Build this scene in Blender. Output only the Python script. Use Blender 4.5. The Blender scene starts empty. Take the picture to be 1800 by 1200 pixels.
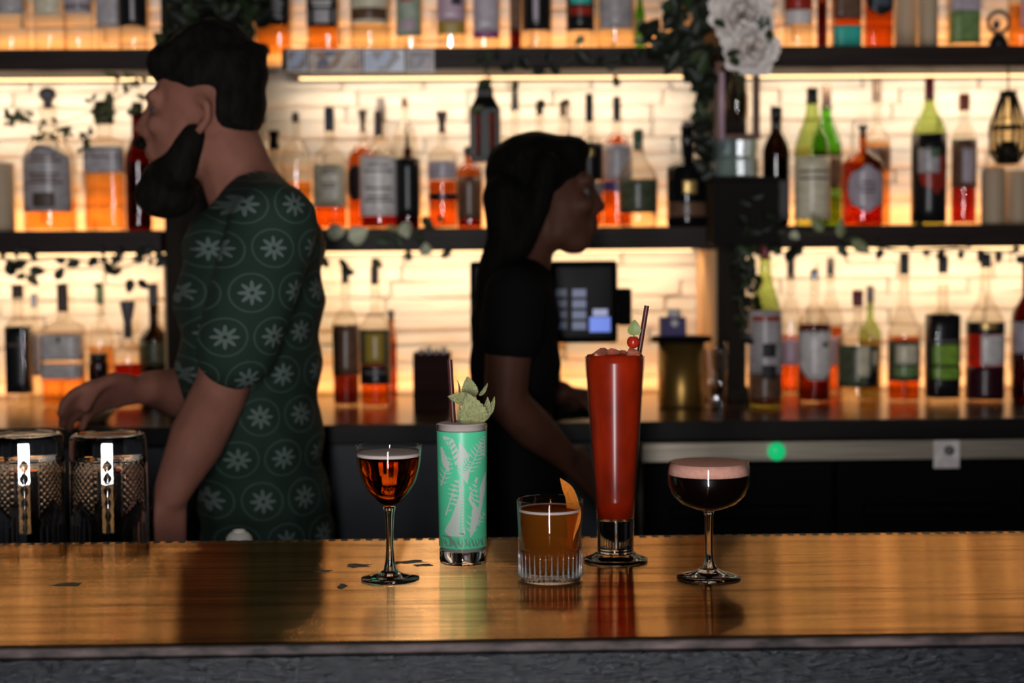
import bpy, bmesh, math, random
from mathutils import Vector, Matrix
random.seed(7)
scn = bpy.context.scene
COL = scn.collection

# ------------------------------------------------------------------ camera, world, light
FPX = 2850.0
CAM = Vector((0.0, 0.0, 1.43))
PITCH = math.atan(155 / FPX); YAW = math.radians(1.5); ROLL = 0.0075
FW = Vector((math.sin(YAW) * math.cos(PITCH), math.cos(YAW) * math.cos(PITCH), -math.sin(PITCH)))
R0 = Vector((math.cos(YAW), -math.sin(YAW), 0)); U0 = R0.cross(FW)
RT = R0 * math.cos(ROLL) - U0 * math.sin(ROLL); UP = U0 * math.cos(ROLL) + R0 * math.sin(ROLL)
cd = bpy.data.cameras.new('camera'); cam = bpy.data.objects.new('camera', cd); COL.objects.link(cam)
cam.matrix_world = Matrix(((RT.x, UP.x, -FW.x, CAM.x), (RT.y, UP.y, -FW.y, CAM.y), (RT.z, UP.z, -FW.z, CAM.z), (0, 0, 0, 1)))
cd.sensor_width = 36; cd.lens = 36 * FPX / 1800
cd.dof.use_dof = True; cd.dof.focus_distance = 1.93; cd.dof.aperture_fstop = 3.2
cd.clip_start = 0.02
scn.camera = cam
w = bpy.data.worlds.new('room'); scn.world = w; w.use_nodes = True
w.node_tree.nodes['Background'].inputs[0].default_value = (0.9, 0.75, 0.6, 1)
w.node_tree.nodes['Background'].inputs[1].default_value = 0.006
scn.view_settings.view_transform = 'Standard'; scn.view_settings.look = 'None'
scn.view_settings.exposure = 0.0; scn.view_settings.gamma = 1.0
scn.cycles.max_bounces = 14; scn.cycles.transparent_max_bounces = 40
scn.cycles.transmission_bounces = 14; scn.cycles.sample_clamp_indirect = 4.0
scn.cycles.caustics_refractive = False; scn.cycles.caustics_reflective = False

FLASH_W, LED_TOP, FILL_LOW = 68.0, 0.33, 0.90

def lamp(name, kind, loc, power, color, direction=None, **kw):
    l = bpy.data.lights.new(name, kind); l.energy = power; l.color = color
    for k, v in kw.items(): setattr(l, k, v)
    o = bpy.data.objects.new(name, l); COL.objects.link(o); o.location = loc
    if direction is not None:
        o.rotation_euler = Vector(direction).to_track_quat('-Z', 'Y').to_euler()
    return o
# the photographer's tall strip light beside the lens
lamp('photo_strip_light', 'AREA', (-0.12, -0.50, 1.08), FLASH_W, (0.97, 0.97, 1.0), (0.03, 1.0, 0.0),
     shape='RECTANGLE', size=0.11, size_y=2.1)

# ------------------------------------------------------------------ pixel <-> place
def ray(px, py):
    return FW + RT * ((px - 900) / FPX) - UP * ((py - 600) / FPX)
def P(px, py, Y):
    r = ray(px, py); return CAM + r * ((Y - CAM.y) / r.y)
def PZ(px, py, z):
    r = ray(px, py); return CAM + r * ((z - CAM.z) / r.z)
def S(Y): return Y / FPX          # metres per pixel

# ------------------------------------------------------------------ materials
MATS = {}
def newmat(name):
    m = bpy.data.materials.new(name); m.use_nodes = True; MATS[name] = m
    nt = m.node_tree; nt.nodes.clear()
    out = nt.nodes.new('ShaderNodeOutputMaterial')
    return m, nt, out
def pm(name, col, rough=0.5, metal=0.0, spec=0.5, emit=None, estr=0.0, sss=0.0, coat=0.0, noise=None, bump=0.0, trans=0.0, ior=1.45):
    """principled; noise=(scale xyz, amount) varies the colour, bump adds fine relief"""
    m, nt, out = newmat(name)
    b = nt.nodes.new('ShaderNodeBsdfPrincipled'); nt.links.new(b.outputs[0], out.inputs[0])
    b.inputs['Base Color'].default_value = (*col, 1); b.inputs['Roughness'].default_value = rough
    b.inputs['Metallic'].default_value = metal; b.inputs['Specular IOR Level'].default_value = spec
    b.inputs['IOR'].default_value = ior; b.inputs['Transmission Weight'].default_value = trans
    b.inputs['Coat Weight'].default_value = coat
    if sss:
        b.inputs['Subsurface Weight'].default_value = sss; b.inputs['Subsurface Scale'].default_value = 0.02
        b.inputs['Subsurface Radius'].default_value = (1.0, 0.4, 0.2)
    if emit:
        b.inputs['Emission Color'].default_value = (*emit, 1); b.inputs['Emission Strength'].default_value = estr
    if noise:
        tc = nt.nodes.new('ShaderNodeTexCoord'); mp = nt.nodes.new('ShaderNodeMapping')
        mp.inputs['Scale'].default_value = noise[0]; nz = nt.nodes.new('ShaderNodeTexNoise')
        nz.inputs['Scale'].default_value = 1.0; nz.inputs['Detail'].default_value = 5
        nt.links.new(tc.outputs['Object'], mp.inputs[0]); nt.links.new(mp.outputs[0], nz.inputs[0])
        rp = nt.nodes.new('ShaderNodeValToRGB')
        a = noise[1]
        rp.color_ramp.elements[0].position = 0.3; rp.color_ramp.elements[1].position = 0.72
        rp.color_ramp.elements[0].color = (*[c * (1 - a) for c in col], 1)
        rp.color_ramp.elements[1].color = (*[min(1, c * (1 + a)) for c in col], 1)
        nt.links.new(nz.outputs[0], rp.inputs[0]); nt.links.new(rp.outputs[0], b.inputs['Base Color'])
        if bump:
            bp = nt.nodes.new('ShaderNodeBump'); bp.inputs['Strength'].default_value = bump
            bp.inputs['Distance'].default_value = 0.004
            nt.links.new(nz.outputs[0], bp.inputs['Height']); nt.links.new(bp.outputs[0], b.inputs['Normal'])
    return m
def thin(name, tint, refl=1.0, rough=0.04, base=0.045, diff=None, edge=None):
    """thin walled glass: tinted straight transmission under a reflection that grows towards the edge"""
    m, nt, out = newmat(name)
    tr = nt.nodes.new('ShaderNodeBsdfTransparent'); tr.inputs[0].default_value = (*tint, 1)
    gl = nt.nodes.new('ShaderNodeBsdfGlossy'); gl.inputs['Roughness'].default_value = rough
    lw = nt.nodes.new('ShaderNodeLayerWeight'); lw.inputs[0].default_value = 0.5
    pw = nt.nodes.new('ShaderNodeMath'); pw.operation = 'POWER'; pw.inputs[1].default_value = 4.0
    ma = nt.nodes.new('ShaderNodeMath'); ma.operation = 'MULTIPLY_ADD'
    ma.inputs[1].default_value = 0.7 * refl; ma.inputs[2].default_value = base * refl
    nt.links.new(lw.outputs['Facing'], pw.inputs[0]); nt.links.new(pw.outputs[0], ma.inputs[0])
    first = tr.outputs[0]
    if edge:
        mc = nt.nodes.new('ShaderNodeMix'); mc.data_type = 'RGBA'
        mc.inputs[6].default_value = (*tint, 1); mc.inputs[7].default_value = (*edge, 1)
        p2 = nt.nodes.new('ShaderNodeMath'); p2.operation = 'POWER'; p2.inputs[1].default_value = 3.0
        nt.links.new(lw.outputs['Facing'], p2.inputs[0]); nt.links.new(p2.outputs[0], mc.inputs[0])
        nt.links.new(mc.outputs[2], tr.inputs[0])
    if diff:
        df = nt.nodes.new('ShaderNodeBsdfDiffuse'); df.inputs[0].default_value = (*diff[0], 1)
        mx0 = nt.nodes.new('ShaderNodeMixShader'); mx0.inputs[0].default_value = diff[1]
        nt.links.new(tr.outputs[0], mx0.inputs[1]); nt.links.new(df.outputs[0], mx0.inputs[2]); first = mx0.outputs[0]
    mx = nt.nodes.new('ShaderNodeMixShader')
    nt.links.new(ma.outputs[0], mx.inputs[0]); nt.links.new(first, mx.inputs[1]); nt.links.new(gl.outputs[0], mx.inputs[2])
    nt.links.new(mx.outputs[0], out.inputs[0])
    return m
def solidglass(name, col=(1, 1, 1), ior=1.5, rough=0.0):
    m, nt, out = newmat(name)
    g = nt.nodes.new('ShaderNodeBsdfGlass'); g.inputs['Color'].default_value = (*col, 1)
    g.inputs['IOR'].default_value = ior; g.inputs['Roughness'].default_value = rough
    nt.links.new(g.outputs[0], out.inputs[0]); return m
def murky(name, col, tr=0.4, dcol=None, rough=0.0):
    """cloudy drink: part tinted refraction, part light scattered by the liquid itself"""
    m, nt, out = newmat(name)
    g = nt.nodes.new('ShaderNodeBsdfTransparent'); g.inputs[0].default_value = (*col, 1)
    d = nt.nodes.new('ShaderNodeBsdfDiffuse'); d.inputs[0].default_value = (*(dcol or col), 1)
    t = nt.nodes.new('ShaderNodeBsdfTranslucent'); t.inputs[0].default_value = (*(dcol or col), 1)
    m1 = nt.nodes.new('ShaderNodeMixShader'); m1.inputs[0].default_value = 0.45
    m2 = nt.nodes.new('ShaderNodeMixShader'); m2.inputs[0].default_value = tr
    nt.links.new(d.outputs[0], m1.inputs[1]); nt.links.new(t.outputs[0], m1.inputs[2])
    nt.links.new(m1.outputs[0], m2.inputs[1]); nt.links.new(g.outputs[0], m2.inputs[2])
    nt.links.new(m2.outputs[0], out.inputs[0]); return m

# paints and papers
pm('black_gloss', (0.006, 0.006, 0.007), 0.12)
pm('black_matte', (0.003, 0.003, 0.003), 0.8, spec=0.05)
pm('cap_black', (0.012, 0.011, 0.011), 0.35)
pm('cap_brown', (0.09, 0.055, 0.04), 0.5)
pm('cap_grey', (0.13, 0.115, 0.12), 0.4)
pm('cap_blue', (0.06, 0.075, 0.095), 0.4)
pm('cap_red', (0.2, 0.012, 0.02), 0.35)
pm('cap_orange', (0.30, 0.06, 0.03), 0.4)
pm('cap_green', (0.07, 0.13, 0.07), 0.4)
pm('cap_silver', (0.45, 0.45, 0.5), 0.25, metal=0.8)
pm('paper_cream', (0.74, 0.64, 0.45), 0.3, noise=((60, 60, 60), 0.15))
pm('paper_white', (0.76, 0.69, 0.65), 0.3, noise=((50, 50, 50), 0.2))
pm('paper_grey', (0.44, 0.39, 0.39), 0.3, noise=((50, 50, 50), 0.25))
pm('paper_lilac', (0.48, 0.4, 0.44), 0.3, noise=((40, 40, 40), 0.2))
pm('paper_pink', (0.52, 0.34, 0.40), 0.3)
pm('paper_magenta', (0.28, 0.05, 0.16), 0.3)
pm('paper_yellow', (0.42, 0.27, 0.04), 0.3)
pm('paper_sage', (0.32, 0.36, 0.26), 0.3, noise=((40, 40, 40), 0.3))
pm('paper_green', (0.20, 0.30, 0.10), 0.3, noise=((60, 60, 60), 0.3))
pm('paper_lime', (0.25, 0.42, 0.05), 0.3, noise=((80, 80, 80), 0.3))
pm('paper_olive', (0.09, 0.10, 0.055), 0.3, noise=((70, 70, 70), 0.4))
pm('paper_teal', (0.05, 0.50, 0.40), 0.3)
pm('paper_blue', (0.03, 0.04, 0.16), 0.3)
pm('paper_red', (0.36, 0.03, 0.015), 0.3, noise=((60, 60, 60), 0.3))
pm('paper_brown', (0.14, 0.07, 0.04), 0.3, noise=((60, 60, 60), 0.35))
pm('paper_wine', (0.035, 0.007, 0.012), 0.3)
pm('paper_black', (0.012, 0.011, 0.012), 0.3)
pm('gold', (0.55, 0.36, 0.12), 0.35, metal=0.6)
pm('ink', (0.02, 0.018, 0.018), 0.6)
pm('candle_wax', (0.52, 0.38, 0.24), 0.55, sss=0.3)
pm('purple_box', (0.03, 0.012, 0.12), 0.5)
# bottle glass and spirits
thin('glass_clear', (0.97, 0.955, 0.92), 0.9, base=.09, edge=(0.62, 0.42, 0.22))
thin('glass_amber', (0.74, 0.36, 0.12), 0.9, base=.09, edge=(0.30, 0.09, 0.02))
thin('glass_green', (0.66, 0.76, 0.42), 0.9, base=.09, edge=(0.16, 0.26, 0.06))
thin('glass_bright_green', (0.30, 0.66, 0.14), 0.9, base=.09, edge=(0.06, 0.22, 0.03))
thin('glass_dark', (0.10, 0.06, 0.04), 0.9, base=.09, edge=(0.02, 0.01, 0.01))
thin('glass_wine', (0.26, 0.035, 0.02), 0.9, base=.09, edge=(0.08, 0.01, 0.01))
thin('spirit_amber', (0.95, 0.64, 0.32), 0.3)
thin('spirit_orange', (0.86, 0.38, 0.11), 0.3, diff=((0.40, 0.08, 0.01), 0.12))
thin('spirit_red', (0.60, 0.10, 0.025), 0.3, diff=((0.35, 0.03, 0.01), 0.2))
thin('spirit_dark', (0.34, 0.11, 0.04), 0.3)
thin('spirit_clear', (0.98, 0.96, 0.90), 0.3)
# drink glass
thin('drink_glass', (0.985, 0.985, 0.985), 1.0, rough=0.015, base=0.03)
solidglass('solid_glass'); solidglass('liquor_glass', (0.66, 0.25, 0.05), 1.36)
pm('straw_brown', (0.075, 0.018, 0.014), 0.3)
# leaves
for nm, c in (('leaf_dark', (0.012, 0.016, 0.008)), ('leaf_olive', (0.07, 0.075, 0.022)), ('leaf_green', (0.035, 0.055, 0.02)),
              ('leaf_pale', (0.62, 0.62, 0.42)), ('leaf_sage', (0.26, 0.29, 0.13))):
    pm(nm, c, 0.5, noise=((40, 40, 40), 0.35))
pm('petal_white', (0.85, 0.76, 0.70), 0.6, noise=((30, 30, 30), 0.12), sss=0.1)
pm('stem_green', (0.05, 0.07, 0.025), 0.6)

# ------------------------------------------------------------------ mesh helpers
def link(name, me, mat=None, parent=None, smooth=True, loc=None):
    if mat is not None and not me.materials: me.materials.append(MATS[mat] if isinstance(mat, str) else mat)
    if smooth:
        for p in me.polygons: p.use_smooth = True
    o = bpy.data.objects.new(name, me); COL.objects.link(o)
    if parent is not None: o.parent = parent
    if loc is not None: o.location = loc
    return o
def mesh(name, vf, mat=None, parent=None, smooth=True, loc=None):
    me = bpy.data.meshes.new(name); me.from_pydata([tuple(v) for v in vf[0]], [], vf[1]); me.update()
    return link(name, me, mat, parent, smooth, loc)
def thing(name, label, cat, loc=(0, 0, 0), rz=0.0, group=None):
    o = bpy.data.objects.new(name, None); COL.objects.link(o); o.location = loc; o.rotation_euler = (0, 0, rz)
    o.empty_display_size = 0.02
    return tag(o, label, cat, group)
def tag(o, label, cat, group=None):
    o['label'] = label; o['category'] = cat
    if group: o['group'] = group
    return o
def structure(o, label=None):
    o['kind'] = 'structure'
    if label: o['label'] = label
    return o
def join(*vfs):
    V, F = [], []
    for v, f in vfs:
        n = len(V); V += list(v); F += [tuple(i + n for i in g) for g in f]
    return V, F
def box(x0, x1, y0, y1, z0, z1, bev=0.0):
    bm = bmesh.new(); bmesh.ops.create_cube(bm, size=1)
    for v in bm.verts:
        v.co = ((x0 + x1) / 2 + v.co.x * (x1 - x0), (y0 + y1) / 2 + v.co.y * (y1 - y0), (z0 + z1) / 2 + v.co.z * (z1 - z0))
    if bev: bmesh.ops.bevel(bm, geom=bm.edges[:], offset=bev, segments=2, affect='EDGES', profile=0.6)
    bm.verts.index_update()
    r = ([v.co.copy() for v in bm.verts], [tuple(v.index for v in f.verts) for f in bm.faces]); bm.free(); return r
def sec(th, n):
    if n == 2: return 1.0
    return (abs(math.cos(th)) ** n + abs(math.sin(th)) ** n) ** (-1.0 / n) * (0.90 if n < 4 else 0.88)
def lathe(prof, seg=32, n=2, mod=None, closed=False):
    """prof: (r, z) from bottom to top; r=0 ends become poles; mod(theta, z, r) returns a new radius"""
    V, F, rings = [], [], []
    for r, z in prof:
        if r < 1e-6:
            rings.append([len(V)]); V.append(Vector((0, 0, z)))
        else:
            ids = []
            for i in range(seg):
                th = 2 * math.pi * i / seg
                rr = r * sec(th + (math.pi / 4 if False else 0), n)
                if mod: rr = mod(th, z, rr)
                ids.append(len(V)); V.append(Vector((rr * math.cos(th), rr * math.sin(th), z)))
            rings.append(ids)
    pairs = list(zip(rings, rings[1:]))
    if closed: pairs.append((rings[-1], rings[0]))
    for a, b in pairs:
        if len(a) == 1 and len(b) == 1: continue
        for i in range(seg):
            j = (i + 1) % seg
            if len(a) == 1: F.append((a[0], b[j], b[i]))
            elif len(b) == 1: F.append((a[i], a[j], b[0]))
            else: F.append((a[i], a[j], b[j], b[i]))
    return V, F
def patch(R, a0, a1, z0, z1, nu=14, n=2, thick=0.0004, zfun=None, rfun=None):
    """curved label on a body of radius R, facing -Y; angles in radians from the front; solid, thin"""
    V, F = [], []
    nv = 6
    for k, off in ((0, thick), (1, 0.0)):
        for j in range(nv + 1):
            z = z0 + (z1 - z0) * j / nv
            sc = zfun(j / nv) if zfun else 1.0
            for i in range(nu + 1):
                a = (a0 + a1) / 2 + ((a0 - a1) / -2 * (2 * i / nu - 1)) * sc
                th = -math.pi / 2 + a
                r = (rfun(z) if rfun else R) * sec(th, n) + off
                V.append(Vector((r * math.cos(th), r * math.sin(th), z)))
    W = nu + 1; N = W * (nv + 1)
    for j in range(nv):
        for i in range(nu):
            q = (j * W + i, j * W + i + 1, (j + 1) * W + i + 1, (j + 1) * W + i)
            F.append(q); F.append(tuple(N + x for x in reversed(q)))
    for j in range(nv):
        for i in (0, nu):
            a, b = j * W + i, (j + 1) * W + i
            F.append((a, b, N + b, N + a) if i == 0 else (b, a, N + a, N + b))
    for i in range(nu):
        for j in (0, nv):
            a, b = j * W + i, j * W + i + 1
            F.append((b, a, N + a, N + b) if j == 0 else (a, b, N + b, N + a))
    return V, F
def tube(pts, rad, seg=8, cap=True):
    pts = [Vector(p) for p in pts]; V, F = [], []
    rads = rad if isinstance(rad, (list, tuple)) else [rad] * len(pts)
    prev = None
    for k, p in enumerate(pts):
        t = (pts[min(k + 1, len(pts) - 1)] - pts[max(k - 1, 0)]).normalized()
        a = (Vector((0, 0, 1)) if abs(t.z) < 0.9 else Vector((1, 0, 0))) if prev is None else prev
        u = (a - t * a.dot(t)).normalized(); prev = u; v = t.cross(u)
        for i in range(seg):
            th = 2 * math.pi * i / seg
            V.append(p + (u * math.cos(th) + v * math.sin(th)) * rads[k])
    for k in range(len(pts) - 1):
        for i in range(seg):
            j = (i + 1) % seg; F.append((k * seg + i, k * seg + j, (k + 1) * seg + j, (k + 1) * seg + i))
    if cap:
        F.append(tuple(reversed(range(seg)))); F.append(tuple((len(pts) - 1) * seg + i for i in range(seg)))
    return V, F
def moved(vf, d=(0, 0, 0), M=None):
    return [((M @ Vector(v)) if M is not None else Vector(v)) + Vector(d) for v in vf[0]], vf[1]
def ellipsoid(c, r, seg=20, rings=12):
    prof = [(math.cos(-math.pi / 2 + math.pi * k / rings), math.sin(-math.pi / 2 + math.pi * k / rings)) for k in range(rings + 1)]
    prof[0] = (0, -1); prof[-1] = (0, 1)
    V, F = lathe(prof, seg)
    return [Vector((c[0] + v.x * r[0], c[1] + v.y * r[1], c[2] + v.z * r[2])) for v in V], F

# ------------------------------------------------------------------ key heights and depths
BAR_Z = 1.05; BAR_Y0 = 1.576; BAR_Y1 = 2.157
SH_Y = 3.32; WALL_Y = 3.60
UP_Z1, UP_Z0 = 1.848, 1.805
MID_Z1, MID_Z0 = 1.4824, 1.436
CT_Z = 1.122; CT_Y = 2.93
def X(px, Y, py=445): return P(px, py, Y).x

# ------------------------------------------------------------------ structure
pm('floor_dark', (0.02, 0.016, 0.013), 0.6, noise=((3, 3, 3), 0.4))
pm('mortar', (0.78, 0.70, 0.60), 0.9)
pm('stone', (0.80, 0.74, 0.66), 0.9, noise=((7, 7, 26), 0.20), bump=0.5)
structure(mesh('floor', box(-3.2, 3.2, -0.6, 3.7, -0.06, 0.0), 'floor_dark', smooth=False), 'dark bar-room floor')
wall = structure(mesh('wall_back', box(-2.2, 2.2, WALL_Y, WALL_Y + 0.12, 0.0, 2.75), 'mortar', smooth=False), 'pale stacked stone wall lit by warm strips behind the shelves')
stone_meshes = []
for k in range(9):
    L = random.uniform(0.16, 0.40); H = random.choice((0.034, 0.034, 0.046))
    V, F = box(-L / 2, L / 2, -0.02, 0.02, -0.0172, 0.0172, 0.0045)
    V = [Vector((v.x, v.y + 0.003 * math.sin(19 * v.x + k), v.z + 0.0016 * math.sin(23 * v.x + 2 * k))) for v in V]
    me = bpy.data.meshes.new('stone'); me.from_pydata([tuple(v) for v in V], [], F); me.materials.append(MATS['stone'])
    for p in me.polygons: p.use_smooth = True
    stone_meshes.append((me, L))
zrow = CT_Z + 0.018; nst = 0
while zrow < 2.17:
    x = -1.30 - random.uniform(0, 0.2)
    while x < 1.32:
        me, L = random.choice(stone_meshes)
        o = bpy.data.objects.new('stone', me); COL.objects.link(o); o.parent = wall
        o.location = (x + L / 2, WALL_Y + random.uniform(-0.0025, 0.0025), zrow)
        nst += 1; x += L + 0.004
    zrow += 0.035

pm('shelf_wood', (0.022, 0.013, 0.010), 0.5, spec=.2, noise=((3, 30, 60), 0.5), bump=0.15)
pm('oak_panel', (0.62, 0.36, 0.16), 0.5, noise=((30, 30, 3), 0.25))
pm('post_wood', (0.020, 0.014, 0.010), 0.6, spec=.1, noise=((40, 40, 4), 0.4))
def strip_light(x0, x1, y, z, power, color, d, parent_label):
    L = x1 - x0
    lamp('led_and_fill_strip', 'AREA', ((x0 + x1) / 2, y, z), power * L, color, d, shape='RECTANGLE', size=L, size_y=0.012)  # serves the shelf LEDs and the added amber fill strips
WARM = (1.0, 0.79, 0.55); AMB_FILL = (1.0, 0.40, 0.09)
bays = {'left': (-1.36, X(283, SH_Y)), 'center': (X(418, SH_Y), X(1250, SH_Y)), 'right': (X(1318, SH_Y), 1.40)}
pm('led_tape', (0.9, 0.8, 0.6), 0.5, emit=(1.0, 0.62, 0.28), estr=3.0)
def shelf(name_label, x0, x1, z0, z1):
    t = thing('back_bar_shelf', name_label, 'shelf', ((x0 + x1) / 2, SH_Y, z0), group='dark shelves of the back bar')
    h = (x1 - x0) / 2
    mesh('board', box(-h, h, 0, WALL_Y - 0.022 - SH_Y, 0, z1 - z0, 0.003), 'shelf_wood', t, smooth=False)
    mesh('led_tape', box(-h + 0.02, h - 0.02, 0.150, 0.160, -0.004, -0.0002), 'led_tape', t, smooth=False)
    strip_light(x0 + 0.02, x1 - 0.02, SH_Y + 0.155, z0 - 0.008, LED_TOP * (4.9 if z0 > 1.6 else 5.6), WARM if z0 > 1.6 else (1.0, 0.72, 0.43), (0, 0.50, -0.86), '')
    return t
XU = X(500, SH_Y)
shelf('dark wooden upper shelf at left behind the man in green', *bays['left'], UP_Z0, UP_Z1)
shelf('dark wooden lower shelf at left under the arched-label bottle', *bays['left'], MID_Z0, MID_Z1)
shelf('long upper shelf in the middle with photo prints on its edge', XU, bays['center'][1], UP_Z0, UP_Z1)
shelf('long middle shelf above the till screen', *bays['center'], MID_Z0, MID_Z1)
shelf('upper shelf at right above the hanging hexagonal lantern', *bays['right'], UP_Z0, UP_Z1)
shelf('middle shelf at right carrying the green vermouth bottles', *bays['right'], MID_Z0, MID_Z1)
for b, (x0, x1) in bays.items():
    strip_light(x0 + 0.02, x1 - 0.02, WALL_Y - 0.05, 2.26, LED_TOP * 7.0, WARM, (0, 0.25, -0.97), '')     # the strip above the frame
    for zz in (MID_Z1, UP_Z1, CT_Z):
        strip_light(x0 + 0.02, x1 - 0.02, WALL_Y - 0.055, zz + 0.006, FILL_LOW * (1.1 if zz > 1.2 else 0.8), AMB_FILL, (0, 0.42, 0.9), '')  # added amber fill strips that warm the lower wall, without LED tape
for lab, x0, x1 in (('tall dark divider post behind the man in green', X(290, 3.3), X(372, 3.3)),
                    ('tall dark divider post beside the glowing lower alcove', X(1262, 3.3), X(1312, 3.3))):
    t = thing('divider_post', lab, 'post', ((x0 + x1) / 2, 3.30, CT_Z))
    hh = (x1 - x0) / 2
    mesh('upright', box(-hh, hh, 0, WALL_Y - 0.024 - 3.30, 0, 2.30 - CT_Z, 0.004), 'post_wood', t, smooth=False)
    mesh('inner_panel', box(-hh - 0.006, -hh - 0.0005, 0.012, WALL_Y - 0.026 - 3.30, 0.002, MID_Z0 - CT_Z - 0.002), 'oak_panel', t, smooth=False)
    mesh('foot_block', box(-hh - 0.008, hh + 0.008, -0.008, 0.05, 0, 0.03, 0.003), 'post_wood', t, smooth=False)

# back counter
pm('counter_wood', (0.040, 0.018, 0.010), 0.22, noise=((2, 14, 14), 0.5))
pm('counter_edge', (0.010, 0.008, 0.007), 0.5, spec=.15, noise=((4, 30, 30), 0.4))
pm('apron_blue', (0.035, 0.037, 0.044), 0.5, spec=.2, noise=((4, 9, 9), 0.3))
t = thing('back_counter', 'long dark wooden counter of the back bar', 'counter', (0, CT_Y, 0))
mesh('worktop', box(-1.4, 1.45, 0, WALL_Y - CT_Y - 0.03, CT_Z - 0.032, CT_Z, 0.003), 'counter_wood', t, smooth=False)
mesh('front_edge', box(-1.4, 1.45, -0.012, 0, CT_Z - 0.034, CT_Z + 0.001, 0.003), 'counter_edge', t, smooth=False)
mesh('apron', box(-1.4, X(1115, CT_Y), 0.02, 0.06, 0.82, CT_Z - 0.032), 'apron_blue', t, smooth=False)
mesh('plinth', box(-1.4, X(1110, CT_Y), 0.06, 0.60, 0.0, 0.82), 'black_matte', t, smooth=False)

# undercounter fridge
pm('steel', (0.42, 0.36, 0.28), 0.42, metal=0.75, noise=((5, 5, 220), 0.35))
pm('fridge_black', (0.003, 0.003, 0.003), 0.6, spec=0.05)
pm('green_led', (0.0, 0.3, 0.1), 0.4, emit=(0.01, 0.50, 0.16), estr=0.85)
fx0, fx1 = X(1128, 2.95), 1.38
t = thing('bottle_fridge', 'black undercounter fridge with a steel control rail', 'fridge', ((fx0 + fx1) / 2, 2.95, 0))
hw = (fx1 - fx0) / 2
z1, z0 = P(1400, 776, 2.95).z, P(1400, 810, 2.95).z
mesh('control_rail', box(-hw, hw, 0, 0.05, z0, z1, 0.002), 'steel', t, smooth=False)
for k in range(3):
    a = -hw + k * 2 * hw / 3
    d = mesh('door', box(a + 0.004, a + 2 * hw / 3 - 0.004, -0.002, 0.04, 0.12, z0 - 0.004, 0.004), 'fridge_black', t, smooth=False)
    mesh('handle', box(a + 0.05, a + 2 * hw / 3 - 0.05, -0.03, -0.004, z0 - 0.10, z0 - 0.08, 0.004), 'fridge_black', d, smooth=False)
o = mesh('indicator_light', lathe([(0, -0.008), (0.011, -0.007), (0.016, 0.0), (0.016, 0.004), (0, 0.004)], 20), 'green_led', t)
p = P(1365, 793, 2.945); o.location = p - t.location; o.rotation_euler = (math.pi / 2, 0, 0); o.scale = (1, 1.05, 1)
o = mesh('knob', lathe([(0, -0.002), (0.009, -0.002), (0.0085, 0.010), (0.006, 0.013), (0, 0.013)], 20), 'cap_grey', t)
o.location = P(1667, 791, 2.945) - t.location; o.rotation_euler = (math.pi / 2, 0, 0)
p0, p1 = P(1641, 774, 2.944), P(1686, 822, 2.944)
tag(mesh('price_tag', box(p0.x, p1.x, 2.9425, 2.9435, p1.z, p0.z), 'paper_white', smooth=False), 'small white card hanging on the steel fridge rail', 'tag')

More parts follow.
